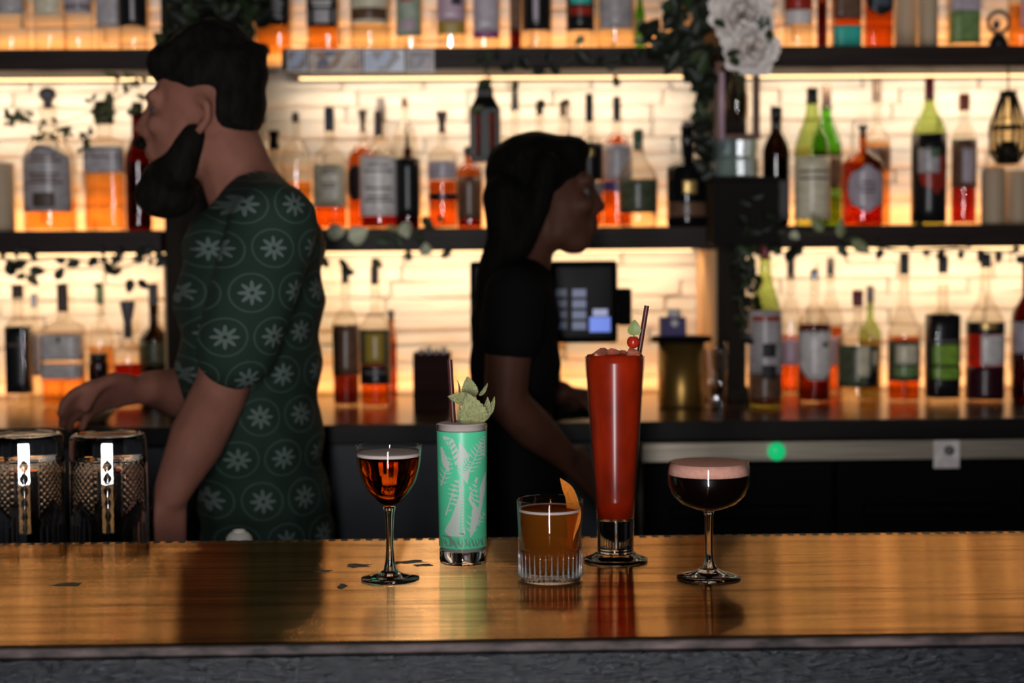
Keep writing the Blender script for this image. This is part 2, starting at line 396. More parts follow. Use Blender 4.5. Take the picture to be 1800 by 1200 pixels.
# ------------------------------------------------------------------ front bar
def bar_material():
    m, nt, out = newmat('bar_lacquer')
    tc = nt.nodes.new('ShaderNodeTexCoord')
    def noise(scale, detail=4, rough=0.55):
        mp = nt.nodes.new('ShaderNodeMapping'); mp.inputs['Scale'].default_value = scale
        nz = nt.nodes.new('ShaderNodeTexNoise'); nz.inputs['Scale'].default_value = 1; nz.inputs['Detail'].default_value = detail
        nz.inputs['Roughness'].default_value = rough
        nt.links.new(tc.outputs['Object'], mp.inputs[0]); nt.links.new(mp.outputs[0], nz.inputs[0]); return nz
    def mrange(src, a, b, c_, d):
        n = nt.nodes.new('ShaderNodeMapRange')
        for i, v in enumerate((a, b, c_, d)): n.inputs[i + 1].default_value = v
        nt.links.new(src, n.inputs[0]); return n.outputs[0]
    g1 = noise((2.6, 120, 1), 6, 0.62); g2 = noise((6, 460, 1), 3); g3 = noise((2.4, 30, 1), 3)
    rp = nt.nodes.new('ShaderNodeValToRGB'); rp.color_ramp.elements[0].position = 0.35; rp.color_ramp.elements[1].position = 0.7
    rp.color_ramp.elements[0].color = (0.002, 0.0015, 0.001, 1); rp.color_ramp.elements[1].color = (0.010, 0.005, 0.003, 1)
    nt.links.new(g1.outputs[0], rp.inputs[0])
    df = nt.nodes.new('ShaderNodeBsdfDiffuse'); nt.links.new(rp.outputs[0], df.inputs[0])
    gl = nt.nodes.new('ShaderNodeBsdfAnisotropic') if hasattr(bpy.types, 'ShaderNodeBsdfAnisotropic') else nt.nodes.new('ShaderNodeBsdfGlossy')
    gl.inputs['Color'].default_value = (1.0, 0.54, 0.21, 1); gl.inputs['Anisotropy'].default_value = 0.85
    nt.links.new(mrange(g1.outputs[0], .3, .7, .13, .19), gl.inputs['Roughness'])
    tg = nt.nodes.new('ShaderNodeTangent'); tg.direction_type = 'UV_MAP'; tg.uv_map = 'grain'
    nt.links.new(tg.outputs[0], gl.inputs['Tangent'])
    bp = nt.nodes.new('ShaderNodeBump'); bp.inputs['Strength'].default_value = 0.12; bp.inputs['Distance'].default_value = 0.001
    nt.links.new(g1.outputs[0], bp.inputs['Height']); nt.links.new(bp.outputs[0], gl.inputs['Normal'])
    lw = nt.nodes.new('ShaderNodeLayerWeight'); lw.inputs[0].default_value = .5
    pw = nt.nodes.new('ShaderNodeMath'); pw.operation = 'POWER'; pw.inputs[1].default_value = 2.0; nt.links.new(lw.outputs['Facing'], pw.inputs[0])
    a1 = nt.nodes.new('ShaderNodeMath'); a1.operation = 'ADD'; nt.links.new(g2.outputs[0], a1.inputs[0]); nt.links.new(g3.outputs[0], a1.inputs[1])
    k = nt.nodes.new('ShaderNodeMath'); k.operation = 'MULTIPLY'; nt.links.new(pw.outputs[0], k.inputs[0]); nt.links.new(mrange(a1.outputs[0], .78, 1.2, .80, 2.0), k.inputs[1])
    k.use_clamp = True
    mx = nt.nodes.new('ShaderNodeMixShader'); nt.links.new(k.outputs[0], mx.inputs[0]); nt.links.new(df.outputs[0], mx.inputs[1]); nt.links.new(gl.outputs[0], mx.inputs[2])
    nt.links.new(mx.outputs[0], out.inputs[0])
    return m
bar_material()
pm('bar_edge', (0.050, 0.034, 0.031), 0.55, spec=.25, noise=((26, 60, 60), 0.95), bump=0.5)
m = pm('bar_fascia', (0.006, 0.0066, 0.0095), 0.20, spec=0.42, noise=((60, 60, 360), 0.8), bump=1.0)
pm('dash_dark', (0.008, 0.006, 0.005), 0.6)
bar = thing('bar_counter', 'dark lacquered wooden bar top with a worn front edge', 'bar counter', (0, BAR_Y0, 0))
D = BAR_Y1 - BAR_Y0
o = mesh('bar_top', box(-1.3, 1.35, 0.006, D, BAR_Z - 0.045, BAR_Z, 0.002), 'bar_lacquer', bar, smooth=False)
uv = o.data.uv_layers.new(name='grain')
for l in o.data.loops:
    v = o.data.vertices[l.vertex_index].co; uv.data[l.index].uv = (v.x, v.y)
mesh('worn_edge', box(-1.3, 1.35, -0.004, 0.006, BAR_Z - 0.012, BAR_Z - 0.0012, 0.003), 'bar_edge', bar, smooth=False)
mesh('front_board', box(-1.3, 1.35, -0.012, 0.03, BAR_Z - 0.11, BAR_Z - 0.010, 0.006), 'bar_fascia', bar, smooth=False)
mesh('bar_body', box(-1.3, 1.35, 0.06, D - 0.12, 0.0, BAR_Z - 0.045), 'black_matte', bar, smooth=False)
nd = 0; x = -0.75
dash_me = None
while x < 0.80:
    if dash_me is None:
        o = mesh('edge_dash', box(-0.0044, 0.0044, -0.0065, 0.0065, -0.001, 0.0004), 'dash_dark', bar, smooth=False); dash_me = o.data
    else:
        o = bpy.data.objects.new('edge_dash', dash_me); COL.objects.link(o); o.parent = bar
    o.location = (x, D - 0.0085, BAR_Z); x += 0.0166
# cracks in the lacquer by the stemmed glass
for px, py, L, wd in ((628, 994, 0.017, 0.0035), (722, 987, 0.020, 0.003), (745, 993, 0.012, 0.0025), (602, 1030, 0.006, 0.004), (566, 1003, 0.014, 0.002), (697, 989, 0.006, 0.0025), (118, 1027, 0.02, 0.003)):
    p = PZ(px, py, BAR_Z) - bar.location
    V, F = [], []
    n = 14
    for k in range(n):
        a = 2 * math.pi * k / n; q = random.uniform(0.55, 1.15)
        V.append(Vector((L * math.cos(a) * q, wd * math.sin(a) * q * 4.0, 0.0003)))
    V += [Vector((v.x, v.y, -0.001)) for v in V]
    F = [tuple(range(n))] + [(k, k + n, (k + 1) % n + n, (k + 1) % n) for k in range(n)]
    mesh('lacquer_crack', (V, F), 'dash_dark', bar, smooth=False, loc=(p.x, p.y, BAR_Z))

# work bench behind the bar
pm('bench_steel', (0.10, 0.10, 0.10), 0.4, metal=0.8)
t = thing('service_bench', 'low steel service ledge behind the bar top', 'bench', (0, BAR_Y1 + 0.004, 0))
mesh('ledge', box(-1.3, 0.9, 0, 0.20, 0.970, 0.990, 0.003), 'bench_steel', t, smooth=False)
for xx in (-1.25, -0.2, 0.85):
    mesh('leg', box(xx - 0.02, xx + 0.02, 0.15, 0.19, 0, 0.970, 0.003), 'bench_steel', t, smooth=False)
BENCH_Z = 0.990

#PART2
# ------------------------------------------------------------------ bottles
BASE = {'top': UP_Z1, 'mid': MID_Z1, 'low': CT_Z}
def prof_r(pr, z):
    for (r0, z0), (r1, z1) in zip(pr, pr[1:]):
        if z0 <= z <= z1: return r0 + (r1 - r0) * (z - z0) / max(1e-6, z1 - z0)
    return pr[-1][0]
def cap_profile(kind, r, h):
    if kind == 'flare': return [(0, 0), (r * .55, 0), (r * .55, h * .45), (r * .7, h * .6), (r, h * .9), (r, h), (0, h)]
    if kind == 'hourglass': return [(0, 0), (r * .9, 0), (r * .95, h * .15), (r * .6, h * .55), (r, h * .9), (r, h), (0, h)]
    if kind == 'ball':
        return [(0, 0), (r * .5, 0), (r * .5, h * .3)] + [(r * math.sin(a), h * .65 - h * .36 * math.cos(a)) for a in [0.55 + k * 0.37 for k in range(7)]] + [(0, h * 1.01)]
    if kind == 'spire': return [(0, 0), (r, 0), (r * .8, h * .2), (r * .35, h * .6), (r * .3, h * .95), (0, h)]
    return [(0, 0), (r * .97, 0), (r, h * .06), (r, h * .93), (r * .9, h), (0, h)]
def bottle(label, cx, wpx, row, Y=3.42, neck=None, sh=None, nt=None, nw=20, glass='glass_clear', fill=None, liq=None,
           labels=(), cap=None, n=2, prints=(), cat='bottle', name='bottle', slope=0.5, foot=0.0, group='bottles on the back bar', marks=()):
    """all pixels: cx centre, wpx body width, sh shoulder y, nt neck foot y, neck=neck top y, labels (y0, y1, share of half turn, mat)"""
    bz = BASE[row]; s = S(Y); c = P(cx, 445, Y)
    zz = lambda py: max(0.002, P(cx, py, Y).z - bz)
    if neck is None: neck, sh, nt = -110, -20, -60
    R = wpx * s / 2; rn = nw * s / 2
    H, Zs, Zn = zz(neck), zz(sh), zz(nt)
    root = thing(name, label, cat, (c.x, Y, bz), group=group)
    k = foot
    pr = [(0, 0.001), (R * (0.86 - k), 0), (R * (0.97 - k * 0.6), 0.004), (R, 0.012 + k * 0.03), (R, Zs * 0.5), (R, Zs)]
    for i in range(1, 7):
        u = i / 6
        q = math.cos(u * math.pi / 2) ** (2 * slope) if slope < 1 else 1 - (3 * u * u - 2 * u ** 3)
        pr.append((rn + (R - rn) * q, Zs + (Zn - Zs) * u))
    pr += [(rn, H - 0.006), (rn * 1.12, H - 0.005), (rn * 1.12, H), (0, H)]
    mesh('glass_body', lathe(pr, 36, n), glass, root)
    if liq:
        fz = zz(fill) if fill is not None else Zs * 0.8
        lp = [(0, 0.006)] + [(prof_r(pr[1:], z) * 0.93, z) for z in [0.006 + (fz - 0.006) * i / 8 for i in range(9)]] + [(0, fz)]
        mesh('liquid', lathe(lp, 32, n), liq, root)
    for lb in labels:
        y0, y1, share, mt = lb[:4]
        za, zb = zz(y1), zz(y0)
        off = lb[4] if len(lb) > 4 else 0.0
        zf = lb[5] if len(lb) > 5 else None
        a = math.pi / 2 * share
        mesh('paper_label', patch(R * 1.012, off - a, off + a, za, zb, 16, n, 0.0005, zf), mt, root)
    for (y0, y1, share, mt, off) in prints:  # printed marks, plus a few painted highlight strips
        a = math.pi / 2 * share
        mesh('print_and_glint', patch(R * 1.03, off - a, off + a, zz(y1), zz(y0), 6, n, 0.0004, None), mt, root)
    if cap:
        y0, y1, cw, mt = cap[:4]; kind = cap[4] if len(cap) > 4 else 'cyl'
        za, zb = zz(y1), zz(y0)
        mesh('cap', lathe([(r, za + z) for r, z in cap_profile(kind, cw * s / 2, zb - za)], 20), mt, root)
    return root
arch = lambda v: 1.0 if v < 0.8 else max(0.25, math.sqrt(max(0, 1 - ((v - 0.8) / 0.2) ** 2)))
oval = lambda v: max(0.12, math.sqrt(max(0.0, 1 - (2 * v - 1) ** 2)))
shield = lambda v: 1.0 if v > 0.3 else 0.35 + 0.65 * v / 0.3
lines = lambda ys, mt, sh=0.45, off=0.0: [(y, y + 3.5, sh * (0.6 + 0.4 * ((i * 37) % 10) / 10), mt, off) for i, y in enumerate(ys)]
TG = 'bottles on the upper shelf'; MG = 'bottles on the middle shelf'; LG = 'bottles on the back counter'
GC, GA, GG = 'glass_clear', 'glass_amber', 'glass_green'
# upper shelf, left to right
bottle('clear bottle with beige label, leftmost on upper shelf', 30, 60, 'top', labels=[(-40, 28, .62, 'paper_grey')], group=TG)
bottle('clear bottle with plain beige label on upper left shelf, second from the left', 97, 56, 'top', labels=[(-40, 30, .55, 'paper_cream')], group=TG)
bottle('clear bottle with pale label and green stripe on upper left shelf', 147, 52, 'top', labels=[(-40, 26, .72, 'paper_lilac')], prints=[(10, 20, .72, 'paper_olive', 0)], group=TG)
bottle('clear square bottle with long grey label on upper left shelf', 200, 44, 'top', labels=[(-40, 49, .75, 'paper_grey')], n=5, group=TG)
bottle('clear bottle with maroon-black label on upper left shelf next to dark foliage', 243, 46, 'top', labels=[(-40, 48, .9, 'paper_black')], prints=[(-30, 40, .08, 'paper_grey', .1)], group=TG)  # narrow grey strip is a highlight painted down the dark label
bottle('black-label whisky bottle with white lettering beside dark foliage on upper shelf', 487, 66, 'top', glass=GC, liq='spirit_amber', fill=10,
       labels=[(-40, 48, .86, 'paper_black')], prints=lines((0, 9, 18, 27), 'paper_grey'), n=5, group=TG)
bottle('second black-label whisky bottle, nearer the middle of the upper shelf', 573, 60, 'top', labels=[(-40, 50, .86, 'paper_black')], liq='spirit_amber', fill=20,
       prints=lines((-4, 4, 11), 'paper_white') + [(20, 44, .7, 'paper_grey', 0)], n=5, group=TG)
bottle('clear bottle with cream and brown label on middle of upper shelf', 655, 68, 'top', labels=[(-40, 46, .8, 'paper_cream')], prints=[(18, 38, .66, 'paper_brown', 0)], liq='spirit_clear', fill=5, group=TG)
bottle('bottle with sage green label and pink band on upper shelf', 723, 48, 'top', labels=[(-40, 66, .9, 'paper_sage')], prints=[(38, 54, .9, 'paper_pink', 0), (-2, 6, .3, 'paper_red', -.1)], n=4, group=TG)
bottle('bottle with pink label and mustard yellow foot band on upper shelf', 797, 54, 'top', labels=[(-40, 40, .9, 'paper_pink'), (40, 63, .9, 'paper_yellow')], prints=[(-2, 12, .2, 'ink', .35)], n=4, group=TG)
bottle('bottle with lilac label edged magenta at the bottom on upper shelf', 858, 50, 'top', labels=[(-40, 58, .9, 'paper_lilac'), (58, 70, .9, 'paper_magenta')], n=4, group=TG)
bottle('slim brown bottle between lilac label and black bottle on upper shelf', 909, 20, 'top', Y=3.49, glass=GA, liq='spirit_dark', labels=[(-30, 54, .8, 'paper_brown')], nw=12, group=TG)
bottle('black-label gin bottle with clear foot on upper shelf', 946, 50, 'top', labels=[(-40, 56, .95, 'paper_black')], prints=[(-10, 40, .12, 'paper_lilac', -.1)], group=TG)
bottle('dark bottle with teal and red label on upper shelf', 1022, 48, 'top', labels=[(-40, 56, .95, 'paper_black')], prints=[(-10, 10, .55, 'paper_teal', 0), (14, 30, .6, 'paper_red', .0)], group=TG)
bottle('pale rounded bottle with grey label near right end of long upper shelf', 1083, 68, 'top', labels=[(-40, 54, .62, 'paper_grey')], liq='spirit_clear', fill=30, foot=.22, group=TG)
bottle('small green bottle tucked beside white flowers on upper shelf', 1126, 18, 'top', Y=3.44, glass='glass_bright_green', neck=-12, sh=30, nt=8, nw=9, labels=[(34, 58, .7, 'paper_green')], cap=(-22, -10, 11, 'cap_black'), group=TG)
bottle('clear bottle with red and white label beside white flowers', 1402, 48, 'top', labels=[(-40, 20, .85, 'paper_red'), (20, 45, .85, 'paper_white')], group=TG)
bottle('slim brown bottle behind red and white label on upper right shelf', 1444, 18, 'top', Y=3.50, glass=GA, liq='spirit_dark', nw=10, group=TG)
bottle('amber bottle with turquoise label at its foot', 1486, 54, 'top', glass=GC, liq='spirit_orange', fill=-20, labels=[(48, 84, .95, 'paper_teal'), (-40, 36, .7, 'paper_brown')], n=5, group=TG)
bottle('amber bottle with round blue-black label on upper right shelf', 1542, 54, 'top', liq='spirit_orange', fill=-20, labels=[(-40, 30, .75, 'paper_black', 0, oval)], prints=[(-18, 14, .4, 'cap_blue', 0)], n=4, group=TG)
bottle('bottle with green label under a lilac band on upper right shelf', 1690, 58, 'top', labels=[(22, 79, .92, 'paper_green'), (-40, 22, .92, 'paper_lilac')], n=5, group=TG)
bottle('amber-tinted clear bottle at far right end of upper shelf', 1792, 46, 'top', liq='spirit_amber', fill=10, prints=[(-40, 52, .1, 'paper_pink', -.2)], group=TG)  # pink strip is a painted highlight on the bare glass
# middle shelf, left bay
bottle('large clear bottle with arched grey label and round ball stopper', 90, 90, 'mid', neck=185, sh=285, nt=232, nw=28, slope=.5, glass=GC, liq='spirit_amber', fill=350,
       labels=[(258, 373, .72, 'paper_grey', 0, arch)], prints=lines((275, 283, 306, 313, 320), 'paper_brown', .5) + [(340, 365, .26, 'cap_brown', 0)], cap=(153, 190, 31, 'cap_grey', 'ball'), group=MG)
bottle('square amber bottle with silver-grey band label beside arched-label bottle', 188, 74, 'mid', neck=214, sh=252, nt=240, nw=26, n=6, liq='spirit_amber', fill=262,
       labels=[(259, 305, .97, 'paper_grey')], prints=[(276, 279, .7, 'paper_brown', 0)], cap=(178, 217, 34, 'cap_black'), group=MG)
bottle('dark red-brown bottle behind the bearded man', 246, 44, 'mid', neck=200, sh=285, nt=240, glass='glass_wine', liq='spirit_dark', fill=290, cap=(180, 204, 20, 'cap_black'), group=MG)
# middle shelf, centre
bottle('clear back-row bottle with short black cap next to the man in green', 462, 50, 'mid', Y=3.50, neck=213, sh=270, nt=240, nw=17, cap=(198, 216, 20, 'cap_black'), liq='spirit_clear', fill=300, group=MG)
bottle('clear bottle with black hourglass stopper behind man\'s shoulder', 485, 44, 'mid', neck=258, sh=315, nt=285, nw=16, cap=(230, 262, 20, 'cap_black', 'hourglass'), liq='spirit_amber', fill=330, group=MG)
bottle('clear bottle with small brown cap behind man\'s shoulder', 523, 52, 'mid', Y=3.46, neck=212, sh=278, nt=244, nw=13, cap=(198, 215, 13, 'cap_brown'), liq='spirit_amber', fill=320, group=MG)
bottle('whiskey bottle with square cream label and slate grey cap', 582, 62, 'mid', neck=226, sh=285, nt=254, nw=18, n=5, cap=(188, 230, 17, 'cap_blue'), liq='spirit_orange', fill=300,
       labels=[(290, 364, .92, 'paper_cream')], prints=lines((298, 303, 322, 328), 'paper_brown', .35), group=MG)
bottle('round orange liqueur bottle with black oval label', 640, 56, 'mid', Y=3.47, neck=228, sh=285, nt=250, nw=14, cap=(193, 232, 16, 'cap_brown', 'flare'), liq='spirit_orange', fill=258, labels=[(290, 354, .55, 'paper_black', -.5, oval)], slope=.5, group=MG)
bottle('red bitter bottle with tall white label in the middle of the shelf', 668, 66, 'mid', Y=3.40, neck=234, sh=280, nt=256, nw=16, cap=(196, 238, 15, 'cap_brown'), liq='spirit_red', fill=276,
       labels=[(276, 380, .9, 'paper_white')], prints=lines((290, 300, 330, 345, 352), 'cap_grey', .6), group=MG)
bottle('clear back-row bottle with tall grey-blue cap behind white label', 672, 44, 'mid', Y=3.54, neck=208, sh=262, nt=243, nw=18, cap=(172, 213, 16, 'cap_grey'), labels=[(275, 360, .7, 'paper_cream')], group=MG)
bottle('black bottle with tapering dark neck and red foot beside white label', 718, 42, 'mid', Y=3.39, neck=262, sh=283, nt=274, nw=15, glass='glass_wine', liq='spirit_red', fill=300, labels=[(279, 380, 1.25, 'paper_black')], cap=(216, 264, 11, 'paper_brown', 'spire'), group=MG)
bottle('clear back-row bottle with tiny brown cap behind the black tapering neck', 714, 40, 'mid', Y=3.52, neck=186, sh=250, nt=210, nw=11, cap=(172, 188, 12, 'cap_brown'), liq='spirit_amber', fill=300, group=MG)
bottle('clear bottle with flared pourer, lilac label and black band', 779, 50, 'mid', Y=3.41, neck=228, sh=280, nt=252, nw=14, cap=(196, 234, 20, 'cap_brown', 'flare'), liq='spirit_orange', fill=318, labels=[(284, 316, .9, 'paper_lilac'), (340, 353, .9, 'paper_black')], group=MG)
bottle('bottle with tan label below the black lantern', 826, 44, 'mid', Y=3.45, neck=270, sh=302, nt=286, nw=16, glass=GA, liq='spirit_dark', fill=310, labels=[(312, 385, .9, 'paper_brown')], cap=(258, 274, 18, 'cap_black'), group=MG)
for cx, y0, y1, lab in ((907, 160, 194, 'clear bottle with black cap left of the dark-haired woman\'s head'), (950, 178, 200, 'clear bottle with short dark cap under a hanging leaf, behind dark-haired woman'), (991, 180, 202, 'clear bottle with small brown cap behind the dark-haired woman\'s head')):
    bottle(lab, cx, 46, 'mid', Y=3.5, neck=y1, sh=275, nt=235, nw=13, cap=(y0, y1 + 2, 13, 'cap_black' if cx < 980 else 'cap_brown'), liq='spirit_amber', fill=320, group=MG)
bottle('dark bottle with grey band and orange foot by the dark-haired woman\'s face', 1037, 46, 'mid', Y=3.43, neck=210, sh=258, nt=232, nw=15, cap=(165, 214, 14, 'cap_black'), liq='spirit_orange', fill=330, labels=[(252, 318, .98, 'paper_black'), (320, 344, .98, 'paper_grey')], prints=[(262, 276, .2, 'gold', 0)], group=MG)
bottle('round-shouldered orange bottle with grey label and black cap', 1085, 52, 'mid', Y=3.47, neck=210, sh=262, nt=234, nw=15, cap=(170, 214, 14, 'cap_black'), liq='spirit_orange', fill=236, labels=[(254, 318, .72, 'paper_grey'), (320, 336, .8, 'paper_blue')], group=MG)
bottle('clear bottle with square dark olive label and green neck', 1122, 66, 'mid', Y=3.39, neck=232, sh=315, nt=262, nw=17, slope=1, liq='spirit_clear', fill=320, labels=[(316, 375, .95, 'paper_olive')], prints=[(316, 322, .95, 'cap_green', 0)], cap=(228, 264, 17, 'cap_green'), group=MG)
bottle('big black bottle with gold medallion and gold band', 1208, 72, 'mid', Y=3.38, neck=222, sh=296, nt=284, nw=22, glass='black_gloss', labels=[(356, 381, .8, 'paper_brown')], prints=[(318, 342, .22, 'gold', 0)], cap=(214, 236, 18, 'cap_grey'), slope=.4, group=MG)
bottle('slim amber bottle squeezed between black bottle and dark post', 1251, 16, 'mid', Y=3.46, neck=300, sh=330, nt=315, nw=9, glass=GA, liq='spirit_orange', fill=330, cap=(288, 302, 10, 'cap_black'), group=MG)
# middle shelf, right bay
bottle('dark bottle with cold white highlights left of the green vermouth bottle', 1364, 46, 'mid', Y=3.36, neck=205, sh=270, nt=232, nw=18, glass='glass_dark', liq='spirit_dark', fill=280, labels=[(318, 385, .9, 'cap_grey')], cap=(188, 210, 20, 'cap_black'), group=MG)
bottle('light green vermouth bottle with cream label and black cap', 1427, 62, 'mid', Y=3.39, neck=176, sh=270, nt=186, nw=20, slope=1, glass=GG, liq='spirit_clear', fill=260, labels=[(276, 386, .9, 'paper_cream')], prints=[(300, 304, .6, 'cap_brown', 0), (312, 316, .6, 'cap_brown', 0)], cap=(155, 182, 20, 'cap_black'), group=MG)
bottle('bright green bottle with brown cap behind the vermouth bottle', 1452, 54, 'mid', Y=3.50, neck=188, sh=262, nt=196, nw=18, slope=1, glass='glass_bright_green', liq='spirit_amber', fill=270, labels=[(275, 330, .9, 'paper_brown'), (334, 347, .6, 'paper_lime', .5)], cap=(150, 192, 17, 'cap_brown'), group=MG)
bottle('round orange brandy bottle with lilac oval label', 1516, 72, 'mid', Y=3.38, neck=236, sh=292, nt=262, nw=13, slope=.5, glass=GA, liq='spirit_orange', fill=286, labels=[(290, 374, .66, 'paper_lilac', 0, oval)], prints=lines((320, 328, 336), 'cap_brown', .3), cap=(220, 240, 19, 'cap_brown', 'flare'), group=MG)
bottle('round-shouldered bottle with brown-grey cap behind brandy bottle', 1540, 48, 'mid', Y=3.52, neck=172, sh=250, nt=226, nw=15, liq='spirit_amber', fill=250, labels=[(258, 300, .8, 'paper_brown')], cap=(140, 177, 16, 'cap_brown'), group=MG)
bottle('green-necked black vermouth bottle with red slanted label and red cap', 1632, 60, 'mid', Y=3.40, neck=172, sh=234, nt=180, nw=17, slope=1, glass=GG, labels=[(264, 342, .72, 'paper_red', .22, oval), (236, 391, 2.02, 'paper_black')], prints=[(262, 305, .42, 'paper_grey', -.28), (262, 278, .18, 'cap_green', .1)], cap=(137, 177, 16, 'cap_red'), group=MG)
bottle('squat bottle with orange-red cap and red-grey label', 1693, 44, 'mid', Y=3.42, neck=190, sh=255, nt=215, nw=15, liq='spirit_red', fill=262, labels=[(248, 330, .95, 'paper_brown')], prints=[(246, 252, .95, 'ink', 0), (262, 322, .3, 'paper_lilac', .1)], cap=(165, 194, 19, 'cap_orange'), group=MG)
# counter, left
bottle('black bottle at far left of back counter', 29, 48, 'low', Y=3.36, neck=520, sh=578, nt=560, nw=18, glass=GC, n=5, labels=[(574, 690, 2.02, 'paper_black')], prints=[(602, 608, .5, 'cap_brown', 0)], cap=(500, 524, 20, 'cap_brown'), group=LG)
bottle('slim clear bottle beside black one on left of back counter', 58, 20, 'low', Y=3.46, neck=535, sh=580, nt=560, nw=10, labels=[(585, 660, .8, 'paper_grey')], cap=(516, 540, 11, 'cap_silver'), group=LG)
bottle('bottle with two white labels on left of back counter', 108, 78, 'low', Y=3.36, neck=545, sh=580, nt=560, nw=20, n=5, liq='spirit_amber', fill=640, labels=[(586, 631, .93, 'paper_white'), (637, 664, .93, 'paper_white')], prints=[(590, 600, .05, 'ink', 0)], cap=(498, 548, 19, 'cap_brown'), group=LG)
bottle('low dark jar right of the two-label bottle', 169, 36, 'low', Y=3.40, neck=628, sh=642, nt=632, nw=28, glass='glass_dark', liq='spirit_dark', fill=650, cap=(620, 634, 32, 'cap_black'), group=LG, name='jar', cat='jar')
bottle('tall decanter bottle with flared dark stopper by man\'s hand', 222, 52, 'low', Y=3.32, neck=590, sh=625, nt=600, nw=17, liq='spirit_red', fill=640, cap=(529, 594, 26, 'cap_grey', 'flare'), group=LG)
bottle('olive-capped clear bottle on left of back counter', 174, 44, 'low', Y=3.50, neck=530, sh=600, nt=560, nw=12, liq='spirit_amber', fill=610, cap=(505, 534, 14, 'cap_green'), group=LG)
bottle('dark green bottle half hidden by the man\'s shirt', 268, 52, 'low', Y=3.42, neck=535, sh=600, nt=572, nw=16, glass='glass_dark', liq='spirit_dark', fill=620, labels=[(600, 640, .9, 'paper_olive')], cap=(498, 538, 17, 'cap_blue'), group=LG)
# counter, centre
bottle('red-brown amber bottle at the back counter beside the man\'s elbow', 606, 46, 'low', Y=3.30, neck=496, sh=572, nt=540, nw=14, glass=GC, liq='spirit_dark', fill=585, labels=[(570, 658, 1.2, 'paper_brown')], cap=(463, 498, 13, 'cap_black'), group=LG)
bottle('green-black bottle with yellow label on back counter', 658, 54, 'low', Y=3.28, neck=498, sh=582, nt=545, nw=15, glass=GC, liq='spirit_orange', fill=600, labels=[(578, 640, .9, 'paper_olive'), (641, 674, 1.0, 'paper_black')], prints=[(584, 636, .42, 'paper_yellow', -.05), (650, 656, .5, 'cap_grey', 0)], cap=(466, 500, 14, 'cap_brown', 'cyl'), group=LG)
bottle('amber glass bottle between yellow label and wooden caddy', 686, 18, 'low', Y=3.44, neck=560, sh=600, nt=580, nw=9, glass=GA, liq='spirit_orange', fill=600, cap=(545, 563, 10, 'cap_brown'), group=LG)
# counter, right
bottle('green wine bottle with dark red cap and spotted beige label', 1345, 58, 'low', Y=3.20, neck=452, sh=560, nt=470, nw=19, slope=1, glass=GG, liq='spirit_dark', fill=600, labels=[(545, 655, .95, 'paper_grey'), (655, 700, 1.1, 'paper_brown')], prints=[(602, 626, .26, 'ink', .1), (640, 664, .28, 'ink', .1), (555, 563, .6, 'paper_red', 0)], cap=(418, 456, 17, 'cap_red'), group=LG)
bottle('amber bottle with pinkish label peeping behind green wine bottle', 1390, 40, 'low', Y=3.48, neck=485, sh=570, nt=520, nw=13, glass=GC, liq='spirit_orange', fill=590, labels=[(595, 640, .8, 'paper_pink')], cap=(455, 489, 14, 'cap_black'), group=LG)
bottle('amber bottle with white shield label on back counter', 1432, 58, 'low', Y=3.28, neck=490, sh=572, nt=525, nw=13, slope=1, glass=GC, liq='spirit_dark', fill=570, labels=[(580, 666, .9, 'paper_white', 0, shield)], prints=[(577, 583, .9, 'ink', 0), (600, 608, .12, 'cap_brown', .5)], cap=(473, 492, 14, 'cap_silver'), group=LG)
bottle('clear back-row bottle with black cap behind shield label', 1460, 46, 'low', Y=3.50, neck=482, sh=575, nt=520, nw=13, glass=GC, liq='spirit_orange', fill=575, labels=[(590, 640, .9, 'paper_pink')], cap=(452, 486, 14, 'cap_black'), group=LG)
bottle('round-shouldered clear gin bottle with maroon cap and dark figure label', 1508, 74, 'low', Y=3.28, neck=536, sh=602, nt=572, nw=15, slope=.5, liq='spirit_clear', fill=610, labels=[(605, 678, .85, 'paper_olive')], prints=[(606, 660, .2, 'paper_cream', .05), (615, 640, .14, 'paper_cream', .75), (650, 676, .3, 'paper_black', .6)], cap=(510, 538, 19, 'cap_red'), group=LG)
bottle('clear back-row bottle with grey cap behind the maroon cap', 1530, 40, 'low', Y=3.48, neck=528, sh=590, nt=560, nw=12, glass=GG, cap=(502, 532, 14, 'cap_grey'), liq='spirit_amber', fill=600, group=LG)
bottle('dark-label bottle with cream medallion and amber foot', 1590, 56, 'low', Y=3.28, neck=478, sh=590, nt=520, nw=15, slope=1, glass=GC, liq='spirit_orange', fill=592, labels=[(597, 668, .97, 'paper_olive')], prints=[(604, 638, .52, 'paper_cream', 0, ), (642, 660, .6, 'paper_green', 0)], cap=(444, 482, 16, 'cap_black'), group=LG)
bottle('square-shouldered black bottle with bright green label', 1658, 62, 'low', Y=3.24, neck=500, sh=556, nt=546, nw=18, n=5, glass=GC, labels=[(552, 697, 2.02, 'paper_black')], prints=[(604, 640, .5, 'paper_lime', 0), (644, 664, .56, 'paper_lime', 0), (596, 600, .7, 'cap_grey', 0)], cap=(450, 480, 17, 'cap_black'), group=LG)
bottle('dark red bottle with small white label at far right of counter', 1733, 66, 'low', Y=3.28, neck=466, sh=572, nt=510, nw=17, slope=1, glass=GC, liq='spirit_red', fill=572, labels=[(587, 641, .52, 'paper_white', .3), (565, 586, .97, 'paper_black'), (642, 700, 1.1, 'paper_wine')], prints=[(566, 578, .3, 'gold', -.1)], cap=(445, 470, 18, 'cap_black'), group=LG)
bottle('dark red bottle cut off at right end of counter', 1806, 52, 'low', Y=3.28, neck=470, sh=555, nt=515, nw=16, slope=1, glass='glass_wine', liq='spirit_dark', fill=560, labels=[(565, 620, .9, 'paper_lilac')], cap=(448, 474, 17, 'cap_black'), group=LG)

